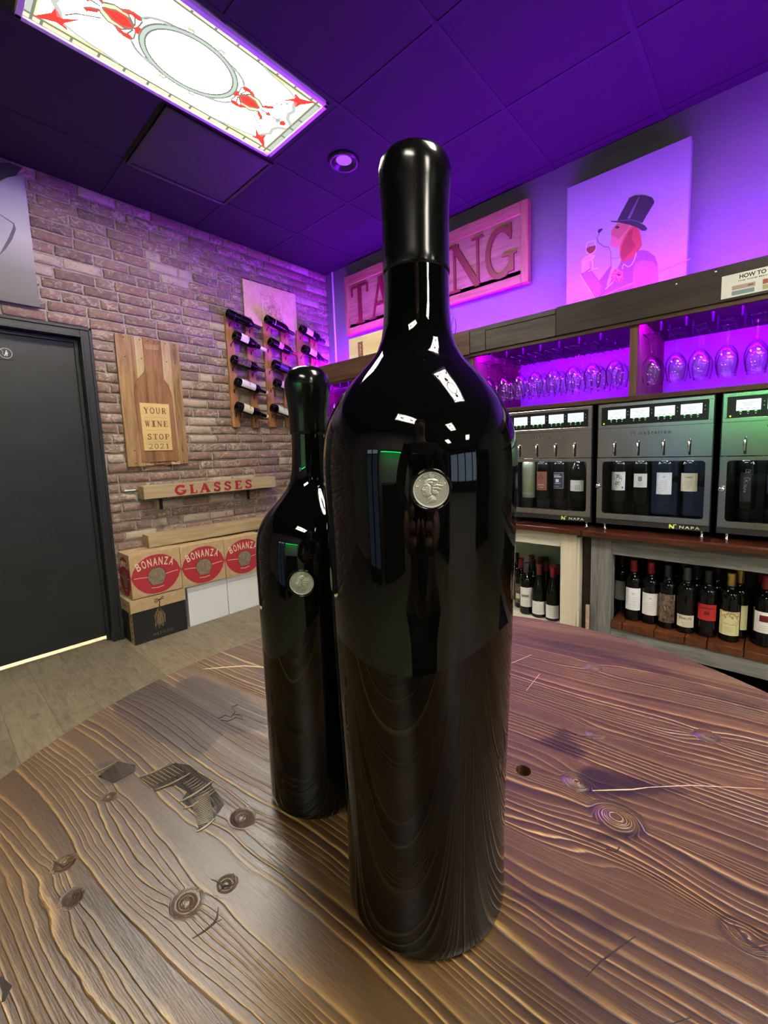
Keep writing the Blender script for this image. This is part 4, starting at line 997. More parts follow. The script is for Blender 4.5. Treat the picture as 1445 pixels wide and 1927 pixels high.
rt_.strip([(.002, .228), (.0, .24), (.004, .262), (.0, .28)], .006, .0002, .0008, 1, TLd)
for pts in ([(0, .278), (-.02, .276), (-.032, .270)], [(0, .280), (-.012, .290), (-.03, .286)], [(.002, .28), (.02, .292), (.034, .296)], [(.002, .276), (.018, .280), (.032, .282)], [(-.006, .27), (-.022, .262)]):
    rt_.strip(pts, .005, .0002, .0008, 1, TLd)
rt_.build('vine_drawing', [M['root'], M['card_black']], t)
l = MB(); put_text(l, 'METHOD', .018, T @ Matrix.Translation((.012, .028, 0)), 0, .0, .0006, width=.13, spacing=1.5)
put_text(l, 'METHOD', .012, frame((-.180, .0, .262), (0, -1, 0), (0, 0, 1), (-1, 0, 0)), 1, .01, .0006, width=.07)
l.build('lettering', [M['photo_grey'], M['ink']], t)
for (a, b, nm) in ((1.250, 1.553, 'next to the black METHOD box'), (1.559, 1.862, 'at the right, half hidden by the shorter bottle')):
    t = thing('white_carton', 'plain white box under the red cases, %s' % nm, 'box', ((a+b)/2, 3.335, 0), 'plain white boxes on the floor')
    W = (b-a)/2; MB().box(-W, -.105, 0, W, .1, .302).build('carton', M['card_white'], t, .003)
    MB().box(-W+.006, -.1054, .262, W-.006, -.1048, .264).build('flap_seam', M['paper_grey'], t)

# ================================================================ RIGHT WALL: HUTCH
XH = 2.25
h = thing('glass_hutch', 'long dark wooden hutch with open purple-lit bays for hanging glasses above the dispensers', 'cabinet', (0, 0, 0))
HY0, HY1 = -1.3, 2.95
MB().box(XH, HY0, 1.95, XW-.002, HY1, 1.966).box(2.750, HY1, 1.95, XW-.002, YB-.014, 1.966).build('top_board', M['hutch_warm'], h)
fb = MB()
fb.box(XH-.020, HY0, 1.826, XH, .857, 1.966, 0); fb.box(XH-.020, .860, 1.826, XH, 1.262, 1.960, 1); fb.box(XH-.020, 1.265, 1.826, XH, 1.366, 1.954, 1); fb.box(XH-.022, 1.369, 1.820, XH, HY1, 1.952, 2)
fb.box(XH-.024, .860, 1.934, XH-.020, 1.262, 1.960, 1)
fb.build('fascia', [M['hutch_dark'], wood('dusty_dark_board', (.018, .013, .011), (.060, .047, .04), 'y', .8, .5, .2), M['hutch_warm']], h, .0015)
MB().box(XH-.012, HY0, 1.806, XH+.018, HY1, 1.826).build('fascia_trim', M['hutch_warm'], h, .001)
MB().box(XH+.018, HY0, 1.842, XW-.002, HY1, 1.854).build('inner_ceiling', M['hutch_dark'], h)
MB().box(XH-.004, HY0, 1.466, XW-.002, HY1, 1.488).build('bottom_board', M['hutch_warm'], h, .0015)
for y in (.504, 1.372, 2.24, 2.934, -.36):
    MB().box(XH, y-.016, 1.488, XW-.03, y+.016, 1.842).build('divider', M['hutch_v'], h, .001)
sc = MB()
for y in (.205, -.15, .34): sc.lathe([(.0, 0), (.0045, 0), (.004, .0015), (0, .002)], 12, T=frame((XH-.020, y, 1.951-.012*(y > .3)), (0, -1, 0), (0, 0, 1), (-1, 0, 0)))
sc.build('screw', M['chrome'], h)
# LED strips: along the wall on top of the hutch and inside the bays
PUR = (.25, .0, 1.0)
E_led = em('violet_led', PUR, 820.)
s = thing('led_strip', 'violet LED strip lying on the hutch top along the wall', 'light strip', (0, 0, 0), 'violet LED strips')
MB().box(2.600, HY0, 1.966, 2.620, HY1, 1.972).build('channel', M['white_plastic'], s); MB().box(2.604, HY0, 1.972, 2.616, HY1, 1.975).build('emitter', E_led, s)
MB().box(2.30, HY1-.035, 1.966, 2.62, HY1-.015, 1.972).build('channel', M['white_plastic'], s); MB().box(2.31, HY1-.031, 1.972, 2.604, HY1-.019, 1.975).build('emitter', E_led, s)  # extra run across the hutch end, added to light the bricks and panel
MB().box(2.79, HY1+.01, 1.966, 2.81, YB-.03, 1.972).build('channel', M['white_plastic'], s); MB().box(2.794, HY1+.012, 1.972, 2.806, YB-.032, 1.975).build('emitter', E_led, s)
E_in = em('violet_led_inside', PUR, 1900.)
for (a, b, nm) in ((.53, 1.35, 'the middle bay'), (-.33, .48, 'the right-hand bay'), (1.40, 2.22, 'the bay hidden by the tallest bottle'), (2.26, 2.91, 'the bay near the brick wall')):
    s = thing('led_strip', 'violet LED strip under the hutch top in '+nm, 'light strip', (0, 0, 0), 'violet LED strips')
    MB().box(XH+.0185, a, 1.826, XH+.022, b, 1.842).build('channel', M['white_plastic'], s); MB().box(XH+.022, a, 1.829, XH+.0235, b, 1.839).build('emitter', E_in, s)

# stemware
def glass_mesh():
    o = [(.0, 1.0)]
    out = [(.0345, .0), (.0355, .0008), (.034, .0018), (.020, .0036), (.008, .0062), (.0042, .012), (.0036, .03), (.0035, .075), (.0042, .088), (.010, .097), (.022, .110), (.034, .128), (.0405, .150), (.0415, .168), (.039, .190), (.0345, .215), (.0330, .226)]
    inn = [(.0322, .2262), (.0336, .214), (.0380, .190), (.0405, .168), (.0394, .150), (.0328, .1295), (.021, .113), (.008, .102), (.0, .0995)]
    m = MB(); m.lathe([(0, .0)]+out+inn, 36)
    # hangs upside down from its foot
    m.v = [(x, y, -z) for x, y, z in m.v]; m.f = [f[::-1] for f in m.f]
    return m.mesh('stemware', M['glass'])
gm = bpy.data.materials.new('clear_glass'); gm.use_nodes = True; gm.node_tree.nodes.clear(); n = N(gm.node_tree)
o_, mx, tr, gl = n.n('ShaderNodeOutputMaterial'), n.n('ShaderNodeMixShader'), n.n('ShaderNodeBsdfTransparent'), n.n('ShaderNodeBsdfGlossy')
gl.inputs['Roughness'].default_value = .02; lw = n.n('ShaderNodeLayerWeight'); lw.inputs[0].default_value = .5
gm.node_tree.links.new(n.ramp(lw.outputs['Facing'], [(.45, (.985, .985, .99)), (.85, (.80, .78, .84)), (1, (.38, .36, .42))]), tr.inputs[0])
gm.node_tree.links.new(n.m('ADD', n.m('MULTIPLY', n.m('POWER', lw.outputs['Facing'], 5), .8), .045, clamp=True), mx.inputs[0])
for a_, b_ in ((tr.outputs[0], mx.inputs[1]), (gl.outputs[0], mx.inputs[2]), (mx.outputs[0], o_.inputs[0])): gm.node_tree.links.new(a_, b_)
M['glass'] = gm
GM = glass_mesh()
M['soot'] = pm('matt_black', (.003, .003, .003), .9, 0, .1)
def bay(cols, rows, zt_, lab, grp, labname):
    for ri, x in enumerate(rows):
        for ci, y in enumerate(cols):
            o = link('wine_glass', GM); o.location = (x+random.uniform(-.006, .006), y+random.uniform(-.004, .004), zt_)
            tag(o, lab[min(ri, len(lab)-1)], 'wine glass', grp+(', front row' if ri == 0 else ', back rows'))
    t = thing('stemware_rack', 'black wire stemware rack under the hutch top in '+labname, 'glass rack', (0, 0, 0), 'wire stemware racks')
    x0, x1 = rows[0]-.06, rows[-1]+.06
    for y in cols:
        for s in (-1, 1):
            MB().tube([(x0, y+s*.022, zt_-.0068), (x1, y+s*.022, zt_-.0068)], .0022, 6).build('rail', M['black_metal'], t)
    for y in [(a+b)/2 for a, b in zip(cols, cols[1:])]:
        for xx in (x0, x1-.01): MB().box(xx, y-.004, zt_-.004, xx+.006, y+.004, 1.842).build('hanger', M['soot'], t)
bay([1.318, 1.218, 1.118, 1.020, .918, .816, .714, .612], (2.36, 2.46, 2.56), 1.784, ['clear stemmed glass hanging upside down in the front row of the middle bay', 'clear stemmed glass hanging upside down in the back rows of the middle bay'], 'glasses hanging in the middle bay', 'the middle bay')
bay([.455, .357, .262, .166, .066, -.034], (2.37, 2.47), 1.779, ['large clear glass hanging upside down in the front row of the right-hand bay', 'large clear glass hanging upside down behind the front row of the right-hand bay'], 'glasses hanging in the right-hand bay', 'the right-hand bay')
bay([2.86, 2.76, 2.66, 2.56, 2.46, 2.36], (2.36, 2.46, 2.56), 1.784, ['clear glass in the front row of the bay seen between the big bottles', 'clear glass in the back rows of the bay seen between the big bottles'], 'glasses hanging in the bay near the bricks', 'the bay near the brick wall')
bay([1.52, 1.62], (2.36, 2.46), 1.784, ['clear glass hanging in the narrow view right of the tallest bottle, nearer row', 'clear glass hanging in the narrow view right of the tallest bottle, rear row'], 'glasses hanging beside the tallest bottle', 'the bay behind the tallest bottle')

# how-to poster on the fascia
t = thing('instruction_poster', 'white poster headed HOW TO USE fixed to the dark hutch front', 'poster', (XH-.0205, 0, 0))
TR_ = frame((0, 0, 0), (0, -1, 0), (0, 0, 1), (-1, 0, 0))
MB(TR_).box(-.184, 1.836, 0, .42, 1.924, .0015).build('sheet', pm('poster_paper', (.62, .62, .56), .5), t)
pp = MB(TR_); pp.box(-.150, 1.862, .0015, -.078, 1.878, .002, 0); pp.box(-.150, 1.842, .0015, -.080, 1.858, .002, 1); pp.box(-.056, 1.862, .0015, .01, 1.879, .002, 2); pp.box(-.056, 1.842, .0015, .01, 1.858, .002, 3)
pp.box(-.100, 1.868, .002, -.084, 1.872, .0023, 4)
pp.build('printed_blocks', [pm('block_tan', (.36, .27, .2), .6), pm('block_teal', (.16, .25, .27), .6), pm('block_red', (.38, .08, .06), .6), pm('block_olive', (.36, .35, .14), .6), pm('block_brown', (.12, .05, .03), .6)], t)
l = MB(); put_text(l, 'HOW TO USE', .0145, TR_ @ Matrix.Translation((-.128, 1.902, .0016)), 0, .03, .0006, align='l', width=.118)
put_text(l, 'THE WINE MACHINES', .0045, TR_ @ Matrix.Translation((-.132, 1.891, .0016)), 0, .02, .0005, align='l', width=.125)
l.build('lettering', M['ink'], t)
# loop of cable on the hutch top
pts = [at(849, 632, 'x', XH+.03), at(850, 612, 'x', XH+.03), at(853, 597, 'x', XH+.03), at(857, 602, 'x', XH+.03), at(858, 616, 'x', XH+.03), at(856, 628, 'x', XH+.03)]
o = MB().tube([(p.x, p.y, p.z if k not in (0, 5) else 1.967) for k, p in enumerate(pts)], .0022, 6).build('cable_loop', M['black_plastic']); tag(o, 'thin black cable loop on the hutch top beside the tall bottle neck', 'cable')
# wooden wine crate on the hutch top
xa = 2.42; pa = at(655.7, 639, 'x', xa); 
t = thing('wooden_crate', 'pale wooden crate with a vertical brown AALTO mark, standing on the hutch top', 'crate', (xa, 0, 0))
yl, yr, zt2 = pa.y, pa.y-.52, pa.z+.002
MB().box(0, yr, 1.9665, .17, yl, zt2).build('crate_body', wood('pale_crate_pine', (.60, .47, .24), (.76, .64, .38), 'y', .5, .55, .08), t, .002)
pk = at(673.5, 650, 'x', xa); pk2 = at(682.5, 650, 'x', xa)
lo = MB(TR_); lo.box(-pk.y, 1.99, 0, -pk2.y, zt2-.045, .0008, 0)
Tv = frame((0, (pk.y+pk2.y)/2, zt2-.052), (0, 0, -1), (0, -1, 0), (-1, 0, 0))
put_text(lo, 'AALTO', .022, frame((-.0008, (pk.y+pk2.y)/2+.010, (zt2-.055+1.995)/2), (0, 0, -1), (0, -1, 0), (-1, 0, 0)), 1, .0, .0006, width=.16) if False else None
lo.build('branding', [pm('crate_brown', (.22, .09, .04), .6)], t)
l = MB(); put_text(l, 'AALTO', .020, frame((-.0010, (pk.y+pk2.y)/2+.010, zt2-.135), (0, 0, -1), (0, -1, 0), (-1, 0, 0)), 0, .0, .0006, width=.15)
l.build('lettering', M['plywood'], t)

# TASTING sign
xs = 2.860
t = thing('wooden_sign', 'framed wooden sign with carved red letters TASTING on the purple wall', 'sign', (xs, 0, 0))
y0, y1, z0, z1 = 1.292, 3.118, 2.378, 2.905
MB().box(.012, y0+.02, z0+.02, .030, y1-.02, z1-.02).build('panel', M['sign_board'], t)
fr = MB(); fr.box(0, y0, z0, .052, y0+.055, z1, 0); fr.box(0, y1-.045, z0, .052, y1, z1, 0); fr.box(0, y0+.055, z0, .040, y1-.045, z0+.060, 1); fr.box(0, y0+.055, z1-.080, .040, y1-.045, z1, 1)
fr.build('frame', [wood('sign_frame_upright', (.2, .085, .04), (.45, .22, .11), 'z', .8, .5, .25, .5), M['sign_frame']], t, .003)
l = MB(); TT = frame((.012, 0, 2.452), (0, -1, 0), (0, 0, 1), (-1, 0, 0))
sp = [(-3.035, -2.800), (-2.795, -2.520), (-2.500, -2.300), (-2.270, -2.130), (-2.110, -1.960), (-1.925, -1.635), (-1.620, -1.372)]
sp[4] = (-2.12, -1.95)
serif(l, 'TASTING', .345, 1.6, TT, 0, .010, 0, .88, spans=sp); l.build('lettering', M['sign_red'], t, .0015)
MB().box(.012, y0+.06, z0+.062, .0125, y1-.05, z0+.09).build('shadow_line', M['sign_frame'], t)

# painted dog canvas
xd = 2.856
t = thing('dog_painting', 'painting of a dog in a top hat holding a glass of red wine', 'picture', (xd, 0, 0))
MB().box(0, .392, 1.9665, .0575, 1.034, 2.857).build('canvas', M['canvas'], t, .002)
def dp(pts):
    out = []
    for a, b in pts:
        p = at(1070+a/7.605, 350+b/7.605, 'x', xd); out.append((-p.y, p.z))
    return out
dg = MB(); cols = {'hat': (.022, .014, .022), 'hat_hi': (.12, .09, .12), 'face': (.34, .10, .06), 'face2': (.40, .16, .10), 'ear': (.33, .05, .03), 'ear2': (.22, .028, .018), 'white': (.28, .31, .46), 'line': (.10, .06, .10), 'nose': (.02, .014, .02), 'jacket': (.20, .07, .11), 'jacket2': (.28, .10, .16), 'piping': (.75, .6, .66), 'flower': (.62, .08, .06), 'flower2': (.7, .3, .22), 'hand': (.56, .36, .33), 'wine': (.16, .02, .01), 'stick': (.55, .2, .2), 'glass': (.6, .58, .62)}
ck = list(cols); mats = [pm('paint_'+k, cols[k], .6) for k in ck]
lv = [0]
def PG(pts, c_): lv[0] += 1; dg.prism(dp(pts), 0, .0003+.00012*lv[0], ck.index(c_), TR_)
def SG(pts, w_, c_): lv[0] += 1; dg.strip(dp(pts), w_, 0, .0003+.00012*lv[0], ck.index(c_), TR_)
PG([(165, 1270), (300, 1180), (435, 1355), (610, 1130), (720, 1080), (800, 1040), (960, 930), (1060, 915), (1140, 935), (1235, 1010), (1270, 1110), (1285, 1385), (1285, 1500), (960, 1640), (380, 1640)], 'jacket')
PG([(930, 1460), (915, 1300), (925, 1180), (960, 1100), (1060, 1060), (1200, 1080), (1265, 1150), (1280, 1385), (1280, 1500), (980, 1600)], 'jacket2')
PG([(180, 1275), (300, 1195), (425, 1370), (470, 1430), (430, 1580), (385, 1600)], 'jacket2')
SG([(165, 1270), (270, 1440), (378, 1612), (520, 1625)], .004, 'piping')
PG([(580, 870), (720, 890), (735, 1020), (750, 1070), (700, 1180), (560, 1440), (540, 1420), (610, 1180), (605, 1050)], 'white')
SG([(580, 880), (605, 960), (610, 1180)], .003, 'line'); SG([(608, 1035), (680, 1030), (740, 1025)], .0022, 'line')
PG([(610, 600), (400, 640), (395, 740), (440, 830), (540, 885), (620, 880), (640, 700)], 'white')
SG([(440, 680), (405, 740), (425, 810), (500, 865), (580, 880)], .0045, 'line')
PG([(415, 650), (430, 620), (480, 608), (488, 625), (460, 655), (430, 685)], 'nose')
PG([(610, 640), (700, 520), (860, 540), (960, 600), (960, 800), (840, 960), (740, 1010), (720, 890), (600, 860)], 'face2')
PG([(610, 700), (720, 760), (860, 600), (860, 560), (700, 530), (618, 630)], 'face')
PG([(660, 600), (690, 565), (735, 590), (700, 615)], 'nose')
PG([(730, 1000), (740, 860), (800, 720), (880, 600), (940, 570), (1010, 630), (1040, 750), (1050, 850), (1000, 930), (900, 1040), (800, 1085), (760, 1085)], 'ear')
PG([(860, 660), (930, 600), (900, 760), (960, 860), (880, 960), (770, 1070), (745, 980), (770, 840)], 'ear2')
PG([(695, 500), (760, 370), (870, 170), (950, 135), (1080, 132), (1190, 165), (1225, 215), (1220, 250), (1110, 430), (1055, 530), (900, 500)], 'hat')
SG([(1010, 160), (930, 320), (860, 470)], [.006, .012, .016], 'hat_hi')
PG([(590, 500), (720, 505), (880, 480), (1000, 510), (1090, 565), (1125, 610), (1105, 640), (1050, 640), (990, 600), (880, 560), (720, 525), (620, 515)], 'hat')
SG([(740, 498), (880, 486), (990, 510), (1060, 550)], .0028, 'hat_hi')
PG([(185, 1230), (190, 1060), (240, 1010), (320, 985), (380, 990), (370, 1020), (330, 1050), (300, 1100), (290, 1160), (300, 1180), (200, 1250)], 'hand')
SG([(210, 1075), (270, 1035), (340, 1018)], .002, 'line'); SG([(275, 1130), (290, 1090), (320, 1075)], .002, 'line')
PG([(245, 900), (300, 870), (390, 850), (392, 900), (360, 950), (310, 978), (265, 950)], 'wine')
SG([(252, 860), (262, 815), (370, 778), (392, 850), (392, 900), (355, 955), (305, 978), (262, 950), (248, 900), (252, 860)], .0022, 'glass')
SG([(335, 1060), (345, 1120), (345, 1180)], .004, 'glass'); SG([(285, 1225), (345, 1190), (410, 1180)], .003, 'glass')
SG([(970, 960), (940, 1060), (900, 1130), (850, 1160), (790, 1120), (775, 1150), (770, 1190)], .0035, 'piping')
SG([(525, 1480), (640, 1370)], .005, 'piping'); SG([(440, 1600), (700, 1480), (935, 1385)], .006, 'stick'); SG([(1290, 1230), (1560, 1120), (1740, 1045)], .006, 'stick')
rn = random.Random(2)
PG([(610+90*math.cos(0)+0, 1280)]+[(705+(95+rn.uniform(-8, 8))*math.cos(a*.35), 1285+(100+rn.uniform(-8, 8))*math.sin(a*.35)) for a in range(1, 18)], 'flower')
for k in range(60):
    a = rn.uniform(0, 6.28); r = rn.uniform(5, 88); x, y = 705+r*math.cos(a), 1285+r*math.sin(a)
    dg.prism(dp([(x-9, y-4), (x+2, y-11), (x+10, y+2), (x-2, y+9)]), 0, .0055, ck.index('flower2'), TR_)
dg.build('painted_dog', mats, t)
# ================================================================ WINE DISPENSERS
def pane_mat(name, refl=.09, tint=(1, 1, 1)):
    m = bpy.data.materials.new(name); m.use_nodes = True; nt = m.node_tree; nt.nodes.clear(); n = N(nt)
    o = n.n('ShaderNodeOutputMaterial'); mx = n.n('ShaderNodeMixShader'); tr = n.n('ShaderNodeBsdfTransparent'); gl = n.n('ShaderNodeBsdfGlossy')
    tr.inputs[0].default_value = (*tint, 1); gl.inputs['Roughness'].default_value = .02
    lw = n.n('ShaderNodeLayerWeight'); lw.inputs[0].default_value = .5
    nt.links.new(n.m('ADD', n.m('MULTIPLY', n.m('POWER', lw.outputs['Facing'], 5), .9), refl, clamp=True), mx.inputs[0]); nt.links.new(tr.outputs[0], mx.inputs[1]); nt.links.new(gl.outputs[0], mx.inputs[2]); nt.links.new(mx.outputs[0], o.inputs[0])
    return m
M['pane'] = pane_mat('door_glass_pane', .03, (.93, .95, .97))
def steel_mat():
    m, nt, b = newmat('brushed_plate_steel'); n = N(nt)
    f = n.noise(n.map(n.coord(), (1, 3, 400)), 4, 3, .5)
    b.inputs['Base Color'].default_value = (.72, .71, .69, 1); b.inputs['Metallic'].default_value = 1
    nt.links.new(n.m('ADD', .17, n.m('MULTIPLY', f, .1)), b.inputs['Roughness'])
    b.inputs['Anisotropic'].default_value = .4
    nt.links.new(n.bump(n.noise(n.map(n.coord(), (1, 1, 1)), 7, 1, .4), .02, .01), b.inputs['Normal'])
    return m
M['plate'] = steel_mat()
E_scr = em('lcd_screen', (.72, .88, .98), 1.15); E_grn = em('green_led', (.15, 1, .1), 2.5); E_wl = em('white_led', (.85, .9, 1), 130.); E_yel = em('yellow_led', (.7, 1, .05), 2.5)
TD = frame((0, 0, 0), (0, -1, 0), (0, 0, 1), (-1, 0, 0))
def dispenser(label, yc):
    t = thing('wine_dispenser', label, 'wine dispenser', (XH, yc, 0), 'wine dispensers on the counter')
    hw = .234; zb, zt_ = .872, 1.463
    b = MB()
    b.box(.004, -hw, zb, .46, -hw+.012, zt_).box(.004, hw-.012, zb, .46, hw, zt_).box(.004, -hw, zt_-.010, .46, hw, zt_).box(.45, -hw, zb, .46, hw, zt_).box(.004, -hw, zb, .46, hw, zb+.03)
    b.box(.06, -hw+.012, 1.30, .45, hw-.012, zt_-.010)
    b.build('housing', M['black_plastic'], t)
    iw = MB(); iw.box(.20, -hw+.013, .902, .205, hw-.013, 1.25); iw.box(.03, -hw+.013, .902, .2, hw-.013, .905)
    iw.build('inner_lining', pm('dark_lining', (.006, .007, .012), .4), t)
    # frame around the control panel
    f = MB(); f.box(0, -hw+.004, 1.444, .012, hw-.004, zt_-.004).box(0, -hw+.004, 1.342, .012, hw-.004, 1.358).box(0, -hw+.004, 1.358, .012, -.216+.004, 1.444).box(0, .216, 1.358, .012, hw-.004, 1.444)
    f.build('panel_frame', M['plate'], t, .001)
    MB().box(.003, -.215, 1.357, .012, .217, 1.445).build('control_panel', M['black_plastic'], t)
    ys = [.148, .050, -.050, -.150]
    for i, y in enumerate(ys):
        s = MB(TD).box(-y-.039, 1.386, -.003, -y+.039, 1.430, -.0015).build('screen', E_scr, t)
        k = MB(TD)
        for q_ in range(3): k.box(-y-.022+q_*.004, 1.416-q_*.006, -.0014, -y+.020-q_*.003, 1.4185-q_*.006, -.0010)
        for q_ in range(3): k.box(-y-.026+q_*.020, 1.392, -.0014, -y-.016+q_*.020, 1.396, -.0010)
        k.build('screen_text', pm('lcd_text', (.1, .12, .12), .5, emit=(.34, .42, .50), es=1.) if 'lcd' not in M else M['lcd'], s)
        if 'lcd' not in M: M['lcd'] = bpy.data.materials['lcd_text']
        bt_ = MB(TD)
        for q_ in range(3):
            bt_.lathe([(0, .0015), (.0055, .001), (.0055, -.003)], 10, 0, T=Matrix.Translation((-y-.024+q_*.024, 1.3735, -.003)))
            bt_.prism([(-y-.026+q_*.024, 1.3722), (-y-.022+q_*.024, 1.3722), (-y-.024+q_*.024, 1.3752)], -.0017, -.0010, 1)
            bt_.box(-y-.0275+q_*.024, 1.3815, -.003, -y-.0205+q_*.024, 1.3838, -.0010, 2)
        for q_ in range(2):
            bt_.box(-y+.0455, 1.400+q_*.016, -.003, -y+.0515, 1.406+q_*.016, -.0014, 0); bt_.prism([(-y+.047, 1.4015+q_*.016), (-y+.0505, 1.4015+q_*.016), (-y+.0488, 1.4045+q_*.016)], -.0014, -.0009, 1)
        bt_.build('button', [M['black_plastic'], pm('button_mark', (.6, .6, .6), .5, emit=(.7, .7, .7), es=.6) if 'bmk' not in M else M['bmk'], E_grn], t)
        if 'bmk' not in M: M['bmk'] = bpy.data.materials['button_mark']
    MB(TD).lathe([(0, .002), (.003, .001), (.003, -.004)], 10, T=Matrix.Translation((-.205, 1.366, -.003))).build('indicator_light', E_yel, t)
    # steel plate with four dispensing slots
    p = MB(); z0, z1 = 1.203, 1.341; e = [-hw+.004]; slots = [.151, .050, -.052, -.150]
    cuts = sorted(slots); yy = -hw+.004
    for y in cuts: p.box(0, yy, z0, .006, y-.0045, z1); p.box(0, y-.0045, z0, .006, y+.0045, z0+.006); p.box(0, y-.0045, 1.279, .006, y+.0045, z1); yy = y+.0045
    p.box(0, yy, z0, .006, hw-.004, z1)
    p.build('front_plate', M['plate'], t)
    MB().box(.007, -hw+.02, z0+.002, .012, hw-.02, z1-.01).build('slot_backing', M['black_plastic'], t)
    for y in slots:
        sp = MB(); sp.tube([(.010, y, 1.275), (-.004, y, 1.277), (-.014, y+.001, 1.270), (-.019, y+.002, 1.255), (-.020, y+.002, 1.222)], [.0045, .0048, .0048, .0045, .0038], 10)
        sp.build('spout', M['chrome'], t)
    l = MB(); put_text(l, 'WineStation', .0165, TD @ Matrix.Translation((-.005, 1.307, 0)), 0, .012, .0008, width=.165, spacing=1.35)
    l.build('lettering', pm('etched_grey', (.05, .05, .052), .6) if 'etch' not in M else M['etch'], t)
    M['etch'] = bpy.data.materials['etched_grey']
    # door: steel frame, glass, knob
    d = MB(); dz0, dz1 = .899, 1.199; gy, gz0, gz1 = .209, .926, 1.183
    d.box(-.004, -hw+.003, dz0, .010, -gy, dz1).box(-.004, gy-.002, dz0, .010, hw-.003, dz1).box(-.004, -gy, gz1, .010, gy-.002, dz1).box(-.004, -gy, dz0, .010, gy-.002, gz0)
    for (a, c_) in ((-gy, gz0), (-gy, gz1), (gy-.002, gz0), (gy-.002, gz1)):
        sy = 1 if a < 0 else -1; sz = 1 if c_ < 1 else -1; R_ = .014
        poly = [(0, 0)]+[(R_-R_*math.sin(k*PI/12), R_-R_*math.cos(k*PI/12)) for k in range(7)]
        d.prism([(-(a+sy*x), c_+sz*z) for x, z in poly], -.0095, .0035, 0, TD)
    do = d.build('door', M['plate'], t, .0015)
    MB().box(.004, -gy-.004, gz0-.004, .007, gy+.002, gz1+.004).build('door_glass', M['pane'], do)
    MB(TD).lathe([(.004, -.001), (.0035, .008), (.008, .011), (.0125, .017), (.0125, .021), (.010, .026), (.004, .028), (0, .028)], 24, T=Matrix.Translation((-(hw-.014), 1.062, .004))).build('knob', M['chrome'], do)
    MB().box(-.001, -hw+.003, .872, .010, hw-.003, .897).build('base_strip', pm('graphite_strip', (.06, .06, .062), .4, .7), t, .001)
    lg = MB(TD @ Matrix.Translation((.140, .884, 0)) @ Matrix.Scale(1.3, 4) @ Matrix.Translation((-.150, -.8845, 0))); x0 = .108; s = .012
    lg.strip([(x0, .878), (x0, .892)], .0035, 0.001, .002, 0); lg.strip([(x0, .891), (x0+.012, .878)], .0045, 0.001, .0022, 0); lg.strip([(x0+.012, .878), (x0+.0125, .892), (x0+.020, .892)], .0035, 0.001, .002, 0)
    put_text(lg, 'NAPA', .009, Matrix.Translation((x0+.058, .8805, .001)), 1, .01, .001, width=.058, spacing=1.3)
    lg.build('logo', [pm('logo_green_gold', (.80, .84, .2), .4), pm('logo_pale', (.8, .82, .6), .4)] if 'lgg' not in M else [M['lgg'], M['lgp']], t)
    M['lgg'] = bpy.data.materials['logo_green_gold']; M['lgp'] = bpy.data.materials['logo_pale']
    il = MB()
    for y in slots:
        for k in range(5): il.box(.030, y-.022+k*.011-.0025, 1.1935, .034, y-.022+k*.011+.0025, 1.1965)
    il.build('interior_light', E_wl, t)
    for y, xx in ((.148, .08), (.05, .08), (-.047, .08), (-.146, .08)): MB().lathe([(0, .9035), (.034, .9035), (.034, .9745), (0, .9745)], 24, T=Matrix.Translation((xx, y, 0))).build('bottle_stand', M['soot'], t)
    for x in (.022, .42):
        for y in (-.205, .197): MB().lathe([(.009, .8445), (.009, .848), (.006, .850), (.006, .868), (.010, .872)], 16, T=Matrix.Translation((x, y, 0))).build('foot', M['chrome'], t)
    return t
d2 = dispenser('steel four-bottle wine dispenser in the middle, all its lit screens in view', .421)
copy_tree(d2, (XH, .912, 0), 'steel wine dispenser partly hidden behind the tallest bottle')
copy_tree(d2, (XH, -.069, 0), 'steel wine dispenser with green reflections, cut off by the photo edge')

# bottles in the dispensers
def disp_bottle(label, y, x, kind, z0, z1, half, mats, art, glass='bottle_dark', grp=None, r=None):
    t = bottle(label, kind, glass, None, group='bottles inside the dispensers'); t.location = (x, y, .975)
    rr = .0375 if kind == 'bord' else .0405
    if mats: label_on(t, rr, z0-.02, z1-.02, half, mats, art)
    return t
XD = XH+.080; rn = random.Random(5)
scr = []
for k in range(16):
    cx_, cz_ = rn.uniform(-.014, .012), rn.uniform(.025, .075); a0 = rn.uniform(0, 6)
    scr.append(('s', [(cx_+.010*math.cos(a0+j*.55)*(1-j*.06), cz_+.010*math.sin(a0+j*.55)) for j in range(8)], .0014, 1))
disp_bottle('wine bottle with black scribble over its white label, in the middle dispenser', .421+.148, XD, 'bord', .082, .174, .95, ['paper', 'ink', 'grey_ink'], scr+[('r', .019, .010, .025, .019, 1)])
disp_bottle('wine bottle with a square emblem on a small white label, middle dispenser', .421+.050, XD, 'bord', .100, .166, .85, ['paper', 'grey_ink', 'ink'], [('r', -.007, .030, .009, .052, 1), ('r', -.002, .034, .003, .048, 0)]+lines(3, .03, .022, .006, 1))
disp_bottle('wine bottle with the tallest plain white label, in the middle dispenser', .421-.048, XD, 'bord', .070, .172, .95, ['card_white', 'grey_ink', 'ink'], [('s', [(-.003, .083), (.001, .079), (.006, .086)], .002, 2)]+lines(6, .042, .062, .009, 1, .0009, 3))
disp_bottle('wine bottle with an oval on its cream label, in the middle dispenser', .421-.146, XD, 'bord', .088, .170, .95, ['paper_cream', 'grey_ink', 'ink'], [('s', [(-.014, .064), (-.012, .069), (.012, .069), (.015, .064), (.012, .058), (-.012, .058), (-.014, .064)], .0018, 1), ('r', -.009, .061, .010, .066, 1)]+lines(5, .048, .044, .008, 1, .0009, 4))
disp_bottle('pale see-through wine bottle next to the tallest bottle, in the left-hand dispenser', .912+.140, XD+.01, 'bord', .04, .05, .9, ['paper_grey'], [], 'bottle_clear')
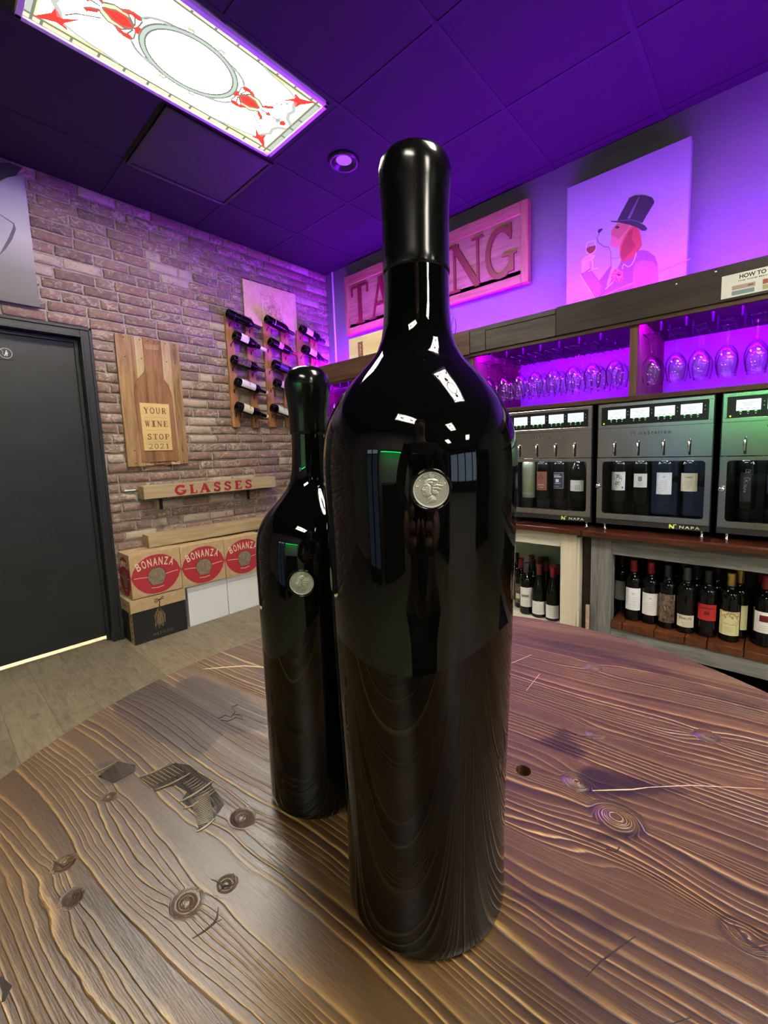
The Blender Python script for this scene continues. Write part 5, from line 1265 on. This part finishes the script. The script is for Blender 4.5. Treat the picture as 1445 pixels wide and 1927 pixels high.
disp_bottle('wine bottle with a terracotta label reading BOTTA, in the left-hand dispenser', .912+.048, XD, 'bord', .068, .172, .85, ['terracotta', 'ink', 'paper'], [('s', [(-.012, .066), (-.003, .088), (.0, .094), (.003, .088), (.012, .066)], .0022, 1), ('s', [(-.008, .066), (.0, .078), (.010, .066)], .0018, 1), ('s', [(-.010, .060), (.010, .060)], .0016, 1), ('t', 'BOTTA', .008, .026, 2, .034), ('t', 'WINES', .005, .014, 2, .028)])
disp_bottle('wine bottle with a dark navy label and a pale square, in the left-hand dispenser', .912-.046, XD, 'bord', .080, .170, .85, ['navy', 'paper', 'grey_ink'], [('r', -.028, .002, .028, .0035, 1), ('r', -.028, .086, .028, .0875, 1), ('r', .027, .003, .028, .087, 1), ('r', -.024, .072, .010, .076, 1), ('r', -.024, .062, .018, .068, 1), ('r', -.012, .036, .006, .052, 1), ('r', -.016, .028, .014, .031, 1), ('r', -.02, .012, .006, .014, 1)])
disp_bottle('sloping wine bottle with low white label of thin strokes, in the left-hand dispenser', .912-.142, XD, 'burg', .070, .128, 1.0, ['paper', 'ink', 'terracotta'], [('r', -.006+k*.005, .006, -.0045+k*.005, .034, 1 if k % 2 else 2) for k in range(6)]+[('r', -.03, .048, .03, .049, 1)])
def script_word(pts_list, w): return [('s', p, w, 1) for p in pts_list]
et = disp_bottle('wine bottle with white Et Cetera handwriting down its side, in a dispenser', -.069+.145, XD, 'bord', .052, .176, .5, ['card_black', 'paper'], [])
mb = MB(); R = .0383
def bendv(x, y, z): a = x/R; return (-R*math.cos(a), -R*math.sin(a), y)
def cur(pts, w=.0016):
    P = MB(); P.strip(pts, w, 0, .0001); mb.add([bendv(x, y, 0) for x, y, z in P.v], P.f)
def rotp(pts, ox, oz, s=1.): return [(ox+q[1]*s, oz-q[0]*s) for q in pts]
Ew = [(.010, .012), (.004, .014), (.002, .009), (.006, .006), (.001, .003), (.003, -.004), (.010, -.002)]
tw = [(.012, .012), (.013, -.003), (.017, -.003)]; Cw = [(.012, .012), (.007, .015), (.001, .006), (.003, -.004), (.010, -.003)]
ew = [(.012, .001), (.016, .005), (.013, .007), (.012, 0), (.018, -.002)]; rw = [(.0, -.003), (.002, .006), (.006, .004)]; aw = [(.006, .005), (.001, .003), (.002, -.002), (.006, .004), (.008, -.003)]
cur(rotp(Ew, .002, .170)); cur(rotp(tw, .002, .170)); cur(rotp([(.009, .006), (.017, .007)], .002, .170), .0014)
cur(rotp(Cw, .0, .135)); cur(rotp(ew, .0, .135)); 
for k, o_ in enumerate((.118, .106, .098)): cur(rotp([(0, .002), (.003, .010 if k == 0 else .006), (.004, -.003), (.009, -.001)], -.002, o_))
cur(rotp(rw, -.004, .088)); cur(rotp(aw, -.004, .080))
mb.build('lettering', M['paper'], et)
disp_bottle('dark wine bottle at the right edge of the photo, in the right-hand dispenser', -.069+.046, XD, 'bord', .09, .165, .9, ['navy', 'paper'], [])

# ================================================================ COUNTERS AND CABINETS
o = MB().box(2.150, -1.3, .8150, XW-.002, .694, .8440).build('countertop', M['counter'], None, .006); tag(o, 'thick glossy red-brown wooden counter under the middle and right dispensers', 'counter')
o = MB().box(2.158, .700, .8150, XW-.002, 2.95, .8435).build('countertop', M['counter'], None, .006); tag(o, 'glossy red-brown wooden counter over the cream cabinet, right beside the tallest bottle', 'counter')
XC = 2.19
k = thing('wine_cabinet', 'weathered grey wooden cabinet with open shelf of bottles under the right counter', 'cabinet', (0, 0, 0))
MB().box(XC, .560, 0, XC+.055, .658, .8145).build('post', M['greywood'], k, .003)
MB().box(XC+.004, -1.3, .733, XC+.045, .560, .8145).build('top_rail', M['greywood_h'], k, .002)
MB().box(XC+.002, -1.3, .292, XC+.045, .560, .366).build('lower_rail', M['greywood_h'], k, .002)
MB().box(XW-.03, -1.3, 0, XW-.015, .66, .814).build('back_panel', M['dark_paint'], k)
MB().box(XC+.056, .63, 0, XW-.03, .652, .814).build('side_panel', M['hutch_dark'], k)
MB().box(XC+.046, -1.3, 0, XW-.03, .62, .02).box(XC+.10, -1.3, .02, XC+.12, -.2, .25).build('base', M['dark_paint'], k)
y = .559; rn = random.Random(8); first = None
ys = [.559, .508, .373, .254, .173, .048, -.09, -.22, -.35, -.5, -.65, -.8, -.95, -1.1, -1.29]
sl = MB()
for a, b in zip(ys, ys[1:]): sl.box(XC-.004+rn.uniform(-.002, .002), b+.0018, .366, XW-.04, a-.0018, .4005+rn.uniform(-.001, .001))
sl.build('shelf', M['shelfplank'], k, .003)
k = thing('wine_cabinet', 'cream painted wooden cabinet with open shelf of bottles beside the tallest bottle', 'cabinet', (0, 0, 0))
pst = MB(); pst.box(XC, .726, 0, XC+.06, .811, .8145); pst.box(XC-.002, .712, 0, XC+.05, .7255, .80)
pst.build('post', M['creamwood'], k, .003)
MB().box(XC+.004, .811, .738, XC+.04, 2.6, .8145).build('top_rail', M['creamwood_h'], k, .002)
MB().box(XC+.004, .811, .22, XC+.04, 2.6, .290).build('lower_rail', M['creamwood_h'], k, .002)
MB().box(XC+.0, .811, .283, XW-.02, 2.6, .2975).build('shelf', M['creamwood_h'], k, .002)
MB().box(XC+.06, .715, 0, XW-.01, .730, .8145).build('side_panel', M['hutch_dark'], k)
MB().box(XC+.345, .732, 0, XC+.36, 2.6, .8145).build('back_panel', pm('lightened_back_board', (.50, .53, .46), .7), k)  # board added inside the open back; its pale colour stands in for light
o = MB().box(XW-.02, .664, 0, XW-.005, .712, .8).box(XC+.04, .668, 0, XC+.30, .706, .80).build('filler_board', M['hutch_dark']); tag(o, 'dark brown upright board filling the gap between the grey and cream cabinets', 'board')
pa, pb = at(1107, 1180, 'x', XC-.02), at(1109, 1140, 'x', XC-.012)
ax = Vector((-.02, (pa.y-pb.y), pa.z-pb.z)).normalized()
o = MB().prism([(pa.y-.008, 0), (pa.y+.012, 0), (pb.y+.004, pb.z+.01), (pb.y-.002, pb.z+.012)], -XC+.004, -XC+.018, 0, frame((0, 0, 0), (0, 1, 0), (0, 0, 1), (1, 0, 0)) @ Matrix.Scale(-1, 4, (0, 0, 1)) if False else None) if False else None
o = MB().box(XC-.020, pb.y+.000, 0, XC-.006, pb.y+.016, pb.z+.004).build('wood_stake', M['beam'], None, .001); tag(o, 'pale thin wooden stake standing against the grey cabinet post', 'stake')
# bottles on the grey cabinet's shelf
ZS = .4015
def shelf_bottle(label, x, y, z, kind, cap, z0, z1, half, mats, art, grp, capz=.242, sc=1.):
    t = bottle(label, kind, 'bottle_dark', cap, capz, grp); t.location = (x, y, z); t.scale = (sc, sc, sc)
    t.rotation_euler = (0, 0, math.atan2(y, x)*.75)
    rr = .0375 if kind == 'bord' else .0405
    if mats: label_on(t, rr, z0, z1, half, mats, art)
    return t
GF = 'bottles in the grey cabinet'
eagle = [('s', [(-.005, .084), (-.001, .079), (.002, .086), (.006, .081)], .002, 2)]
shelf_bottle('red-necked bottle with a bright white crested label, near the grey cabinet post', XC+.088, .482, ZS, 'bord', 'cap_red', .055, .165, .98, ['card_white', 'grey_ink', 'ink'], eagle+lines(5, .044, .062, .009, 1, .0009, 7), GF)
shelf_bottle('red-necked bottle with an off-white crested label, second from the grey post', XC+.092, .409, ZS, 'bord', 'cap_red', .045, .152, .98, ['paper', 'grey_ink', 'ink'], eagle+lines(5, .046, .062, .010, 1, .0009, 8), GF)
shelf_bottle('wine bottle with a dark landscape label with yellow corner, grey cabinet', XC+.080, .337, ZS, 'bord', 'cap_black', .030, .165, .95, ['art', 'paper_yellow', 'gold', 'maroon'], [('p', [(-.028, .134), (.034, .134), (.034, .105), (.018, .110), (0, .126)], 1), ('p', [(-.026, .074), (-.008, .078), (.01, .085), (.024, .078), (.02, .062), (-.004, .058), (-.024, .064)], 2), ('p', [(-.032, .0), (.034, .0), (.034, .052), (.01, .046), (-.012, .054), (-.032, .046)], 3)], GF)
shelf_bottle('wine bottle with a low cream label reading TRIBUTE, in the grey cabinet', XC+.072, .262, ZS, 'bord', 'cap_grey', .030, .086, .98, ['paper_cream', 'ink', 'grey_ink'], [('t', 'TRIBUTE', .0095, .036, 1, .052)]+lines(3, .04, .022, .008, 2, .0009, 9), GF)
shelf_bottle('wine bottle with a red label, between the TRIBUTE bottle and the ornate green one', XC+.080, .184, ZS, 'bord', 'cap_black', .078, .150, 1.05, ['red_ink', 'gold', 'maroon'], [('r', -.024, .052, .026, .057, 2), ('r', -.010, .026, .010, .040, 2), ('s', [(-.036, .004), (0, .001), (.036, .004)], .0018, 1)], GF, sc=1.0)
orn = [('s', [(-.036, .100), (-.030, .106), (-.02, .102), (-.008, .105), (.006, .100), (.02, .098), (.03, .101), (.037, .097)], .004, 1), ('s', [(-.036, .10), (-.031, .085), (-.034, .07)], .003, 1), ('s', [(.036, .096), (.030, .08), (.034, .064), (.032, .05)], .003, 1)]
rn = random.Random(3)
for k_ in range(26): x_, z_ = rn.uniform(-.034, .034), rn.uniform(.078, .1); orn.append(('p', [(x_-.004, z_), (x_, z_+.004), (x_+.005, z_), (x_, z_-.005)], 1))
orn += [('s', [(-.026, .004), (-.026, .07), (-.015, .076), (.012, .074), (.026, .062), (.026, .004), (-.026, .004)], .0012, 2), ('t', 'Nickel', .007, .048, 2, .026), ('t', '& Nickel', .007, .038, 2, .034) if False else ('s', [(-.020, .048), (-.014, .055), (-.012, .046), (-.004, .054), (0, .046), (.006, .050), (.010, .046), (.016, .052), (.022, .046)], .0016, 3)]
orn = [e for e in orn if e[0] != 't']+lines(3, .04, .034, .008, 2, .0009, 10)
shelf_bottle('gold-necked wine bottle with an ornate yellow-green vine label', XC+.082, .104, ZS, 'bord', 'gold', .030, .135, 1.1, ['paper_yellow', 'root', 'grey_ink', 'ink'], orn, GF)
shelf_bottle('wine bottle with a dark red rectangle on its white label', XC+.110, -.010, ZS, 'bord', 'cap_red', .060, .150, 1.0, ['paper', 'maroon', 'grey_ink'], [('r', -.016, .048, .016, .076, 1)]+lines(3, .044, .030, .009, 2, .0011, 11), GF)
shelf_bottle('gold-necked bottle standing behind the ornate green-labelled one', XC+.150, .078, ZS, 'bord', 'gold', .04, .15, 1.0, ['paper_yellow'], [], GF)
shelf_bottle('grey-labelled bottle in the left corner of the grey cabinet, next to the post', XC+.19, .558, ZS, 'bord', 'cap_darkred', .06, .16, 1.0, ['paper_grey', 'ink'], lines(4, .03, .06, .012, 1), GF)
for i, (x, y, c_) in enumerate(((.17, .50, 'cap_darkred'), (.17, .43, 'cap_darkred'), (.17, .36, 'cap_black'), (.16, .29, 'cap_black'), (.155, .235, 'cap_grey'), (.165, .16, 'cap_black'), (.20, .01, 'cap_darkred'), (.26, .46, 'cap_black'), (.26, .33, 'cap_black'), (.25, .20, 'cap_black'))):
    shelf_bottle('dark wine bottle in the shadowed back row of the grey cabinet', XC+x, y, ZS, 'bord', c_, 0, 0, 1, None, [], 'back-row bottles of the grey cabinet')
# bottles on the cream cabinet's shelf
ZL = .2985; GL_ = 'bottles in the cream cabinet'
def lb(label, px, py, x, kind, cap, lab=None, art=None, half=1.0, z0=.05, z1=.15):
    p = at(px, py, 'x', x); return shelf_bottle(label, x, p.y, ZL, kind, cap, z0, z1, half, lab, art or [], GL_)
lb('wine bottle with a tall pale label of a house, in the cream cabinet', 990.4, 1100, 2.29, 'bord', 'cap_grey', ['paper', 'grey_ink', 'ink'], [('r', -.026, .058, .018, .072, 1), ('r', -.03, .052, .03, .053, 1)]+lines(3, .03, .036, .012, 1), z0=.045, z1=.160)
lb('sloping wine bottle with a cream label and round seal, second from the cream post', 1014, 1120, 2.285, 'burg', 'cap_darkred', ['paper', 'grey_ink', 'paper_cream'], [('p', [(.007*math.cos(a_*.5)+.002, .072+.007*math.sin(a_*.5)) for a_ in range(12)], 2)]+lines(5, .05, .056, .010, 1), z0=.02, z1=.096)
lb('sloping wine bottle with a cream label, right beside the cream post', 1040, 1120, 2.285, 'burg', 'cap_red', ['paper', 'grey_ink', 'paper_cream'], lines(5, .05, .054, .010, 1), z0=.015, z1=.090)
lb('wine bottle with a pictorial label, cut off by the edge of the tallest bottle', 980.5, 1100, 2.36, 'bord', 'cap_red', ['art', 'paper_cream'], [('r', -.03, .03, .03, .06, 1)], z0=.03, z1=.15)
for i, (px, x, c_, kd) in enumerate(((1003, 2.37, 'cap_black', 'bord'), (1000, 2.46, 'cap_darkred', 'bord'), (1017, 2.45, 'cap_darkred', 'burg'), (1028, 2.36, 'cap_darkred', 'burg'), (1027, 2.47, 'cap_black', 'bord'), (1050, 2.35, 'cap_darkred', 'burg'), (972, 2.47, 'cap_black', 'bord'))):
    p = at(px, 1080, 'x', x)
    shelf_bottle('unlabelled-looking dark wine bottle standing behind the front ones in the cream cabinet', x, p.y, ZL, kd, c_, 0, 0, 1, None, [], 'back-row bottles of the cream cabinet')

# ================================================================ THE SHOP BEHIND THE CAMERA (seen in the bottles and the steel)
o = MB().box(X0+.01, -1.1, .0, X0+.45, .35, 1.0).build('back_counter', M['hutch_dark']); tag(o, 'dark wooden counter along the opposite wall, seen only as a reflection', 'counter')
o = MB().box(X0+.01, -1.3, 1.95, X0+.30, .45, 2.02).build('wall_shelf', M['hutch_dark']); tag(o, 'dark wooden shelf with green light on the opposite wall, only reflected', 'shelf')
s = thing('led_strip', 'green LED strip under the shelf on the opposite wall, seen as green glints', 'light strip', (0, 0, 0))
MB().box(X0+.20, -1.25, 1.94, X0+.22, .42, 1.95).build('channel', M['white_plastic'], s); MB().box(X0+.205, -1.25, 1.936, X0+.215, .42, 1.94).build('emitter', em('green_light', (.02, 1., .16), 160.), s)
struct(MB().box(X0+.001, -1.3, 0, X0+.008, .45, 1.95).build('trim_3', M['white_plastic']))
for i, (y, nm) in enumerate(((.60, 'nearer the counter'), (1.02, 'nearer the brick wall'))):
    t = thing('bottle_cooler', 'tall cooler with bluish lit door, %s, seen only as a reflection' % nm, 'cooler', (X0+.01, y, 0), 'drink coolers on the opposite wall')
    MB().box(0, 0, 0, .5, .40, 2.0).build('cabinet', M['black_plastic'], t, .004)
    MB().box(.501, .03, .15, .51, .37, 1.75).build('lit_door', em('cooler_light', (.45, .62, 1.), .3), t)
    MB().box(.501, .03, 1.80, .512, .37, 1.95).build('lit_header', em('cooler_header', (.7, .85, 1.), 2.2), t)
t = thing('shop_window', 'bright shop-front window at the far street end, seen only as a reflection', 'window', (0, Y0+.01, 0))
wb = MB()
for x in (-2.6, -1.2, .2, 1.6): wb.box(x, 0, .5, x+1.2, .02, 2.4)
wb.build('daylit_pane', em('daylight', (.62, .78, 1.), 1.6), t)
fb = MB()
for x in (-2.7, -1.35, .05, 1.45, 2.82): fb.box(x, 0, .4, x+.1, .06, 2.5)
fb.build('mullion', M['black_metal'], t)
# retail racks far behind
for i, (x, y, w_) in enumerate(((-2.6, -3.6, 1.5), (1.2, -4.2, 1.4))):
    t = thing('retail_rack', 'tall dark retail rack in the shop behind the camera, %s' % ('towards the left wall' if i == 0 else 'towards the right wall'), 'shelf rack', (x, y, 0), 'retail racks behind the camera')
    r = MB()
    for z in (.1, .5, .9, 1.3, 1.7): r.box(0, 0, z, w_, .35, z+.025)
    r.box(0, 0, 0, .03, .35, 1.9).box(w_-.03, 0, 0, w_, .35, 1.9).box(0, .0, 0, w_, .02, 1.9)
    r.build('shelving', M['hutch_dark'], t)

# person holding the phone, present in the bottle only as a dark reflection
F2 = Vector((math.cos(YAW), math.sin(YAW), 0)); R2 = Vector((math.sin(YAW), -math.cos(YAW), 0))
def add_skin(name, joints, edges, mat, parent, sub=2):
    me = bpy.data.meshes.new(name); V = [F2*a+R2*b+Vector((0, 0, z)) for a, b, z, r in joints]
    me.from_pydata(V, edges, []); me.materials.append(mat); o = link(name, me, parent)
    o.modifiers.new('skin', 'SKIN')
    if not me.skin_vertices:
        bpy.context.view_layer.objects.active = o; bpy.context.view_layer.update()
        with bpy.context.temp_override(object=o, active_object=o): bpy.ops.mesh.customdata_skin_add()
    for v, j in zip(me.skin_vertices[0].data, joints): v.radius = j[3] if isinstance(j[3], tuple) else (j[3], j[3])
    me.skin_vertices[0].data[0].use_root = True
    s = o.modifiers.new('sub', 'SUBSURF'); s.levels = s.render_levels = sub
    return o
J = [(-.44, 0, .93, .13), (-.44, 0, 1.12, (.13, .12)), (-.42, 0, 1.32, (.15, .12)), (-.41, 0, 1.45, .06), (-.385, 0, 1.53, .05), (-.355, 0, 1.60, (.072, .085)), (-.35, 0, 1.69, (.07, .08))]
E_ = [(0, 1), (1, 2), (2, 3), (3, 4), (4, 5), (5, 6)]
def chain(st, pts):
    k = st
    for p in pts: J.append(p); E_.append((k, len(J)-1)); k = len(J)-1
    return k
for s in (-1, 1):
    w_i = chain(2, [(-.42, s*.19, 1.40, .055), (-.33, s*.25, 1.17, .042), (-.14, s*.10, 1.135, .027), (-.065, s*.055, 1.150, (.026, .022))])
    for q_ in range(4):
        chain(w_i, [(-.030, s*(.050+.002*q_), 1.155+.018*q_, .0085), (-.014, s*(.050-.001*q_), 1.160+.018*q_, .0078), (-.007, s*(.034+.002*q_), 1.163+.018*q_, .007), (-.008, s*(.020+.003*q_), 1.163+.017*q_, .006)])
    chain(w_i, [(-.045, s*.030, 1.150, .010), (-.030, s*.016, 1.165, .009), (-.024, s*.006, 1.185, .008)])
    chain(0, [(-.44, s*.09, .86, .085), (-.41, s*.10, .48, .055), (-.45, s*.11, .09, .038), (-.36, s*.13, .04, .032)])
pe = thing('person', 'person in dark clothes holding a phone with both hands, seen only as a dark reflection', 'person', (0, 0, 0))
bd = add_skin('body', J, E_, pm('skin', (.42, .22, .15), .5), pe)
hr_ = add_skin('hair', [(-.395, 0, 1.62, (.075, .07)), (-.375, 0, 1.70, (.082, .09)), (-.345, 0, 1.755, (.06, .06))], [(0, 1), (1, 2)], pm('dark_hair', (.015, .01, .008), .6), pe)
JJ = [(-.44, 0, .90, .145), (-.44, 0, 1.12, (.145, .135)), (-.42, 0, 1.32, (.165, .135)), (-.41, 0, 1.44, .075)]; EE = [(0, 1), (1, 2), (2, 3)]
for s in (-1, 1):
    n0 = len(JJ); JJ += [(-.42, s*.19, 1.405, .068), (-.33, s*.25, 1.17, .056), (-.155, s*.11, 1.137, .038)]; EE += [(2, n0), (n0, n0+1), (n0+1, n0+2)]
add_skin('jacket', JJ, EE, pm('black_jacket', (.012, .012, .013), .8), pe)
JJ = [(-.44, 0, .93, .14)]; EE = []
for s in (-1, 1):
    n0 = len(JJ); JJ += [(-.44, s*.095, .85, .098), (-.41, s*.10, .48, .070), (-.45, s*.11, .10, .058)]; EE += [(0, n0), (n0, n0+1), (n0+1, n0+2)]
add_skin('trousers', JJ, EE, pm('dark_trousers', (.014, .015, .02), .8), pe)
for s in (-1, 1): add_skin('shoe', [(-.48, s*.11, .045, .045), (-.40, s*.12, .042, .045), (-.31, s*.135, .036, .036)], [(0, 1), (1, 2)], M['black_plastic'], pe)
ph = thing('smartphone', 'dark smartphone held up by the person, seen only as a reflection', 'phone', (0, 0, 0))
MB(frame(EYE-_f*.022, _r, _u, _f)).box(-.037, -.125, -.004, .037, .033, .004).build('case', M['black_plastic'], ph, .003)
MB(frame(EYE-_f*.0265, _r, _u, _f)).box(-.034, -.121, 0, .034, .029, .0004).build('display', pm('phone_display', (.01, .01, .01), .1), ph)

# ================================================================ LIGHT
w_ = bpy.data.worlds.new('World'); bpy.context.scene.world = w_; w_.use_nodes = True
w_.node_tree.nodes['Background'].inputs[0].default_value = (.02, .02, .025, 1); w_.node_tree.nodes['Background'].inputs[1].default_value = .3
def lamp(kind, name, loc, energy, col, size=.1, rot=(0, 0, 0), **kw):
    l = bpy.data.lights.new(name, kind); l.energy = energy; l.color = col
    if kind == 'SPOT': l.shadow_soft_size = size
    elif kind == 'AREA': l.size = size
    else: l.shadow_soft_size = size
    for k, v in kw.items(): setattr(l, k, v)
    o = bpy.data.objects.new(name, l); C.objects.link(o); o.location = loc; o.rotation_euler = rot; return o
# hall light behind the black door, seen through the gap under it
lamp('AREA', 'hall_light', (.3, YB+.5, 1.6), 160, (1, .82, .6), .5)
# spot added at the purple lens, aimed to tint the table's far edge
dl = Vector((.88, -.13, ZT))-Vector((1.915, 2.04, ZCEIL-.03))
lamp('SPOT', 'downlight_tint_spot', (1.915, 2.04, ZCEIL-.03), 420, (.50, .05, 1), .035, dl.to_track_quat('-Z', 'Y').to_euler(), spot_size=.50, spot_blend=1.)

# ================================================================ CAMERA
cam = bpy.data.cameras.new('camera'); co = bpy.data.objects.new('camera', cam); C.objects.link(co)
cam.sensor_fit = 'HORIZONTAL'; cam.sensor_width = 36; cam.lens = FPX*36/1445
cam.shift_x = (722.5-CX)/1445; cam.shift_y = (CY-963.5)/1445
cam.clip_start = .02; cam.clip_end = 60
co.matrix_world = frame(EYE, _r, _u, -_f)
sc = bpy.context.scene; sc.camera = co
sc.view_settings.view_transform = 'Standard'; sc.view_settings.look = 'None'; sc.view_settings.exposure = 0.42; sc.view_settings.gamma = 1
sc.cycles.use_denoising = True; sc.cycles.max_bounces = 12; sc.cycles.transmission_bounces = 12; sc.cycles.transparent_max_bounces = 16
sc.cycles.diffuse_bounces = 4; sc.cycles.glossy_bounces = 5; sc.cycles.caustics_reflective = False; sc.cycles.caustics_refractive = False
sc.cycles.sample_clamp_indirect = 6.
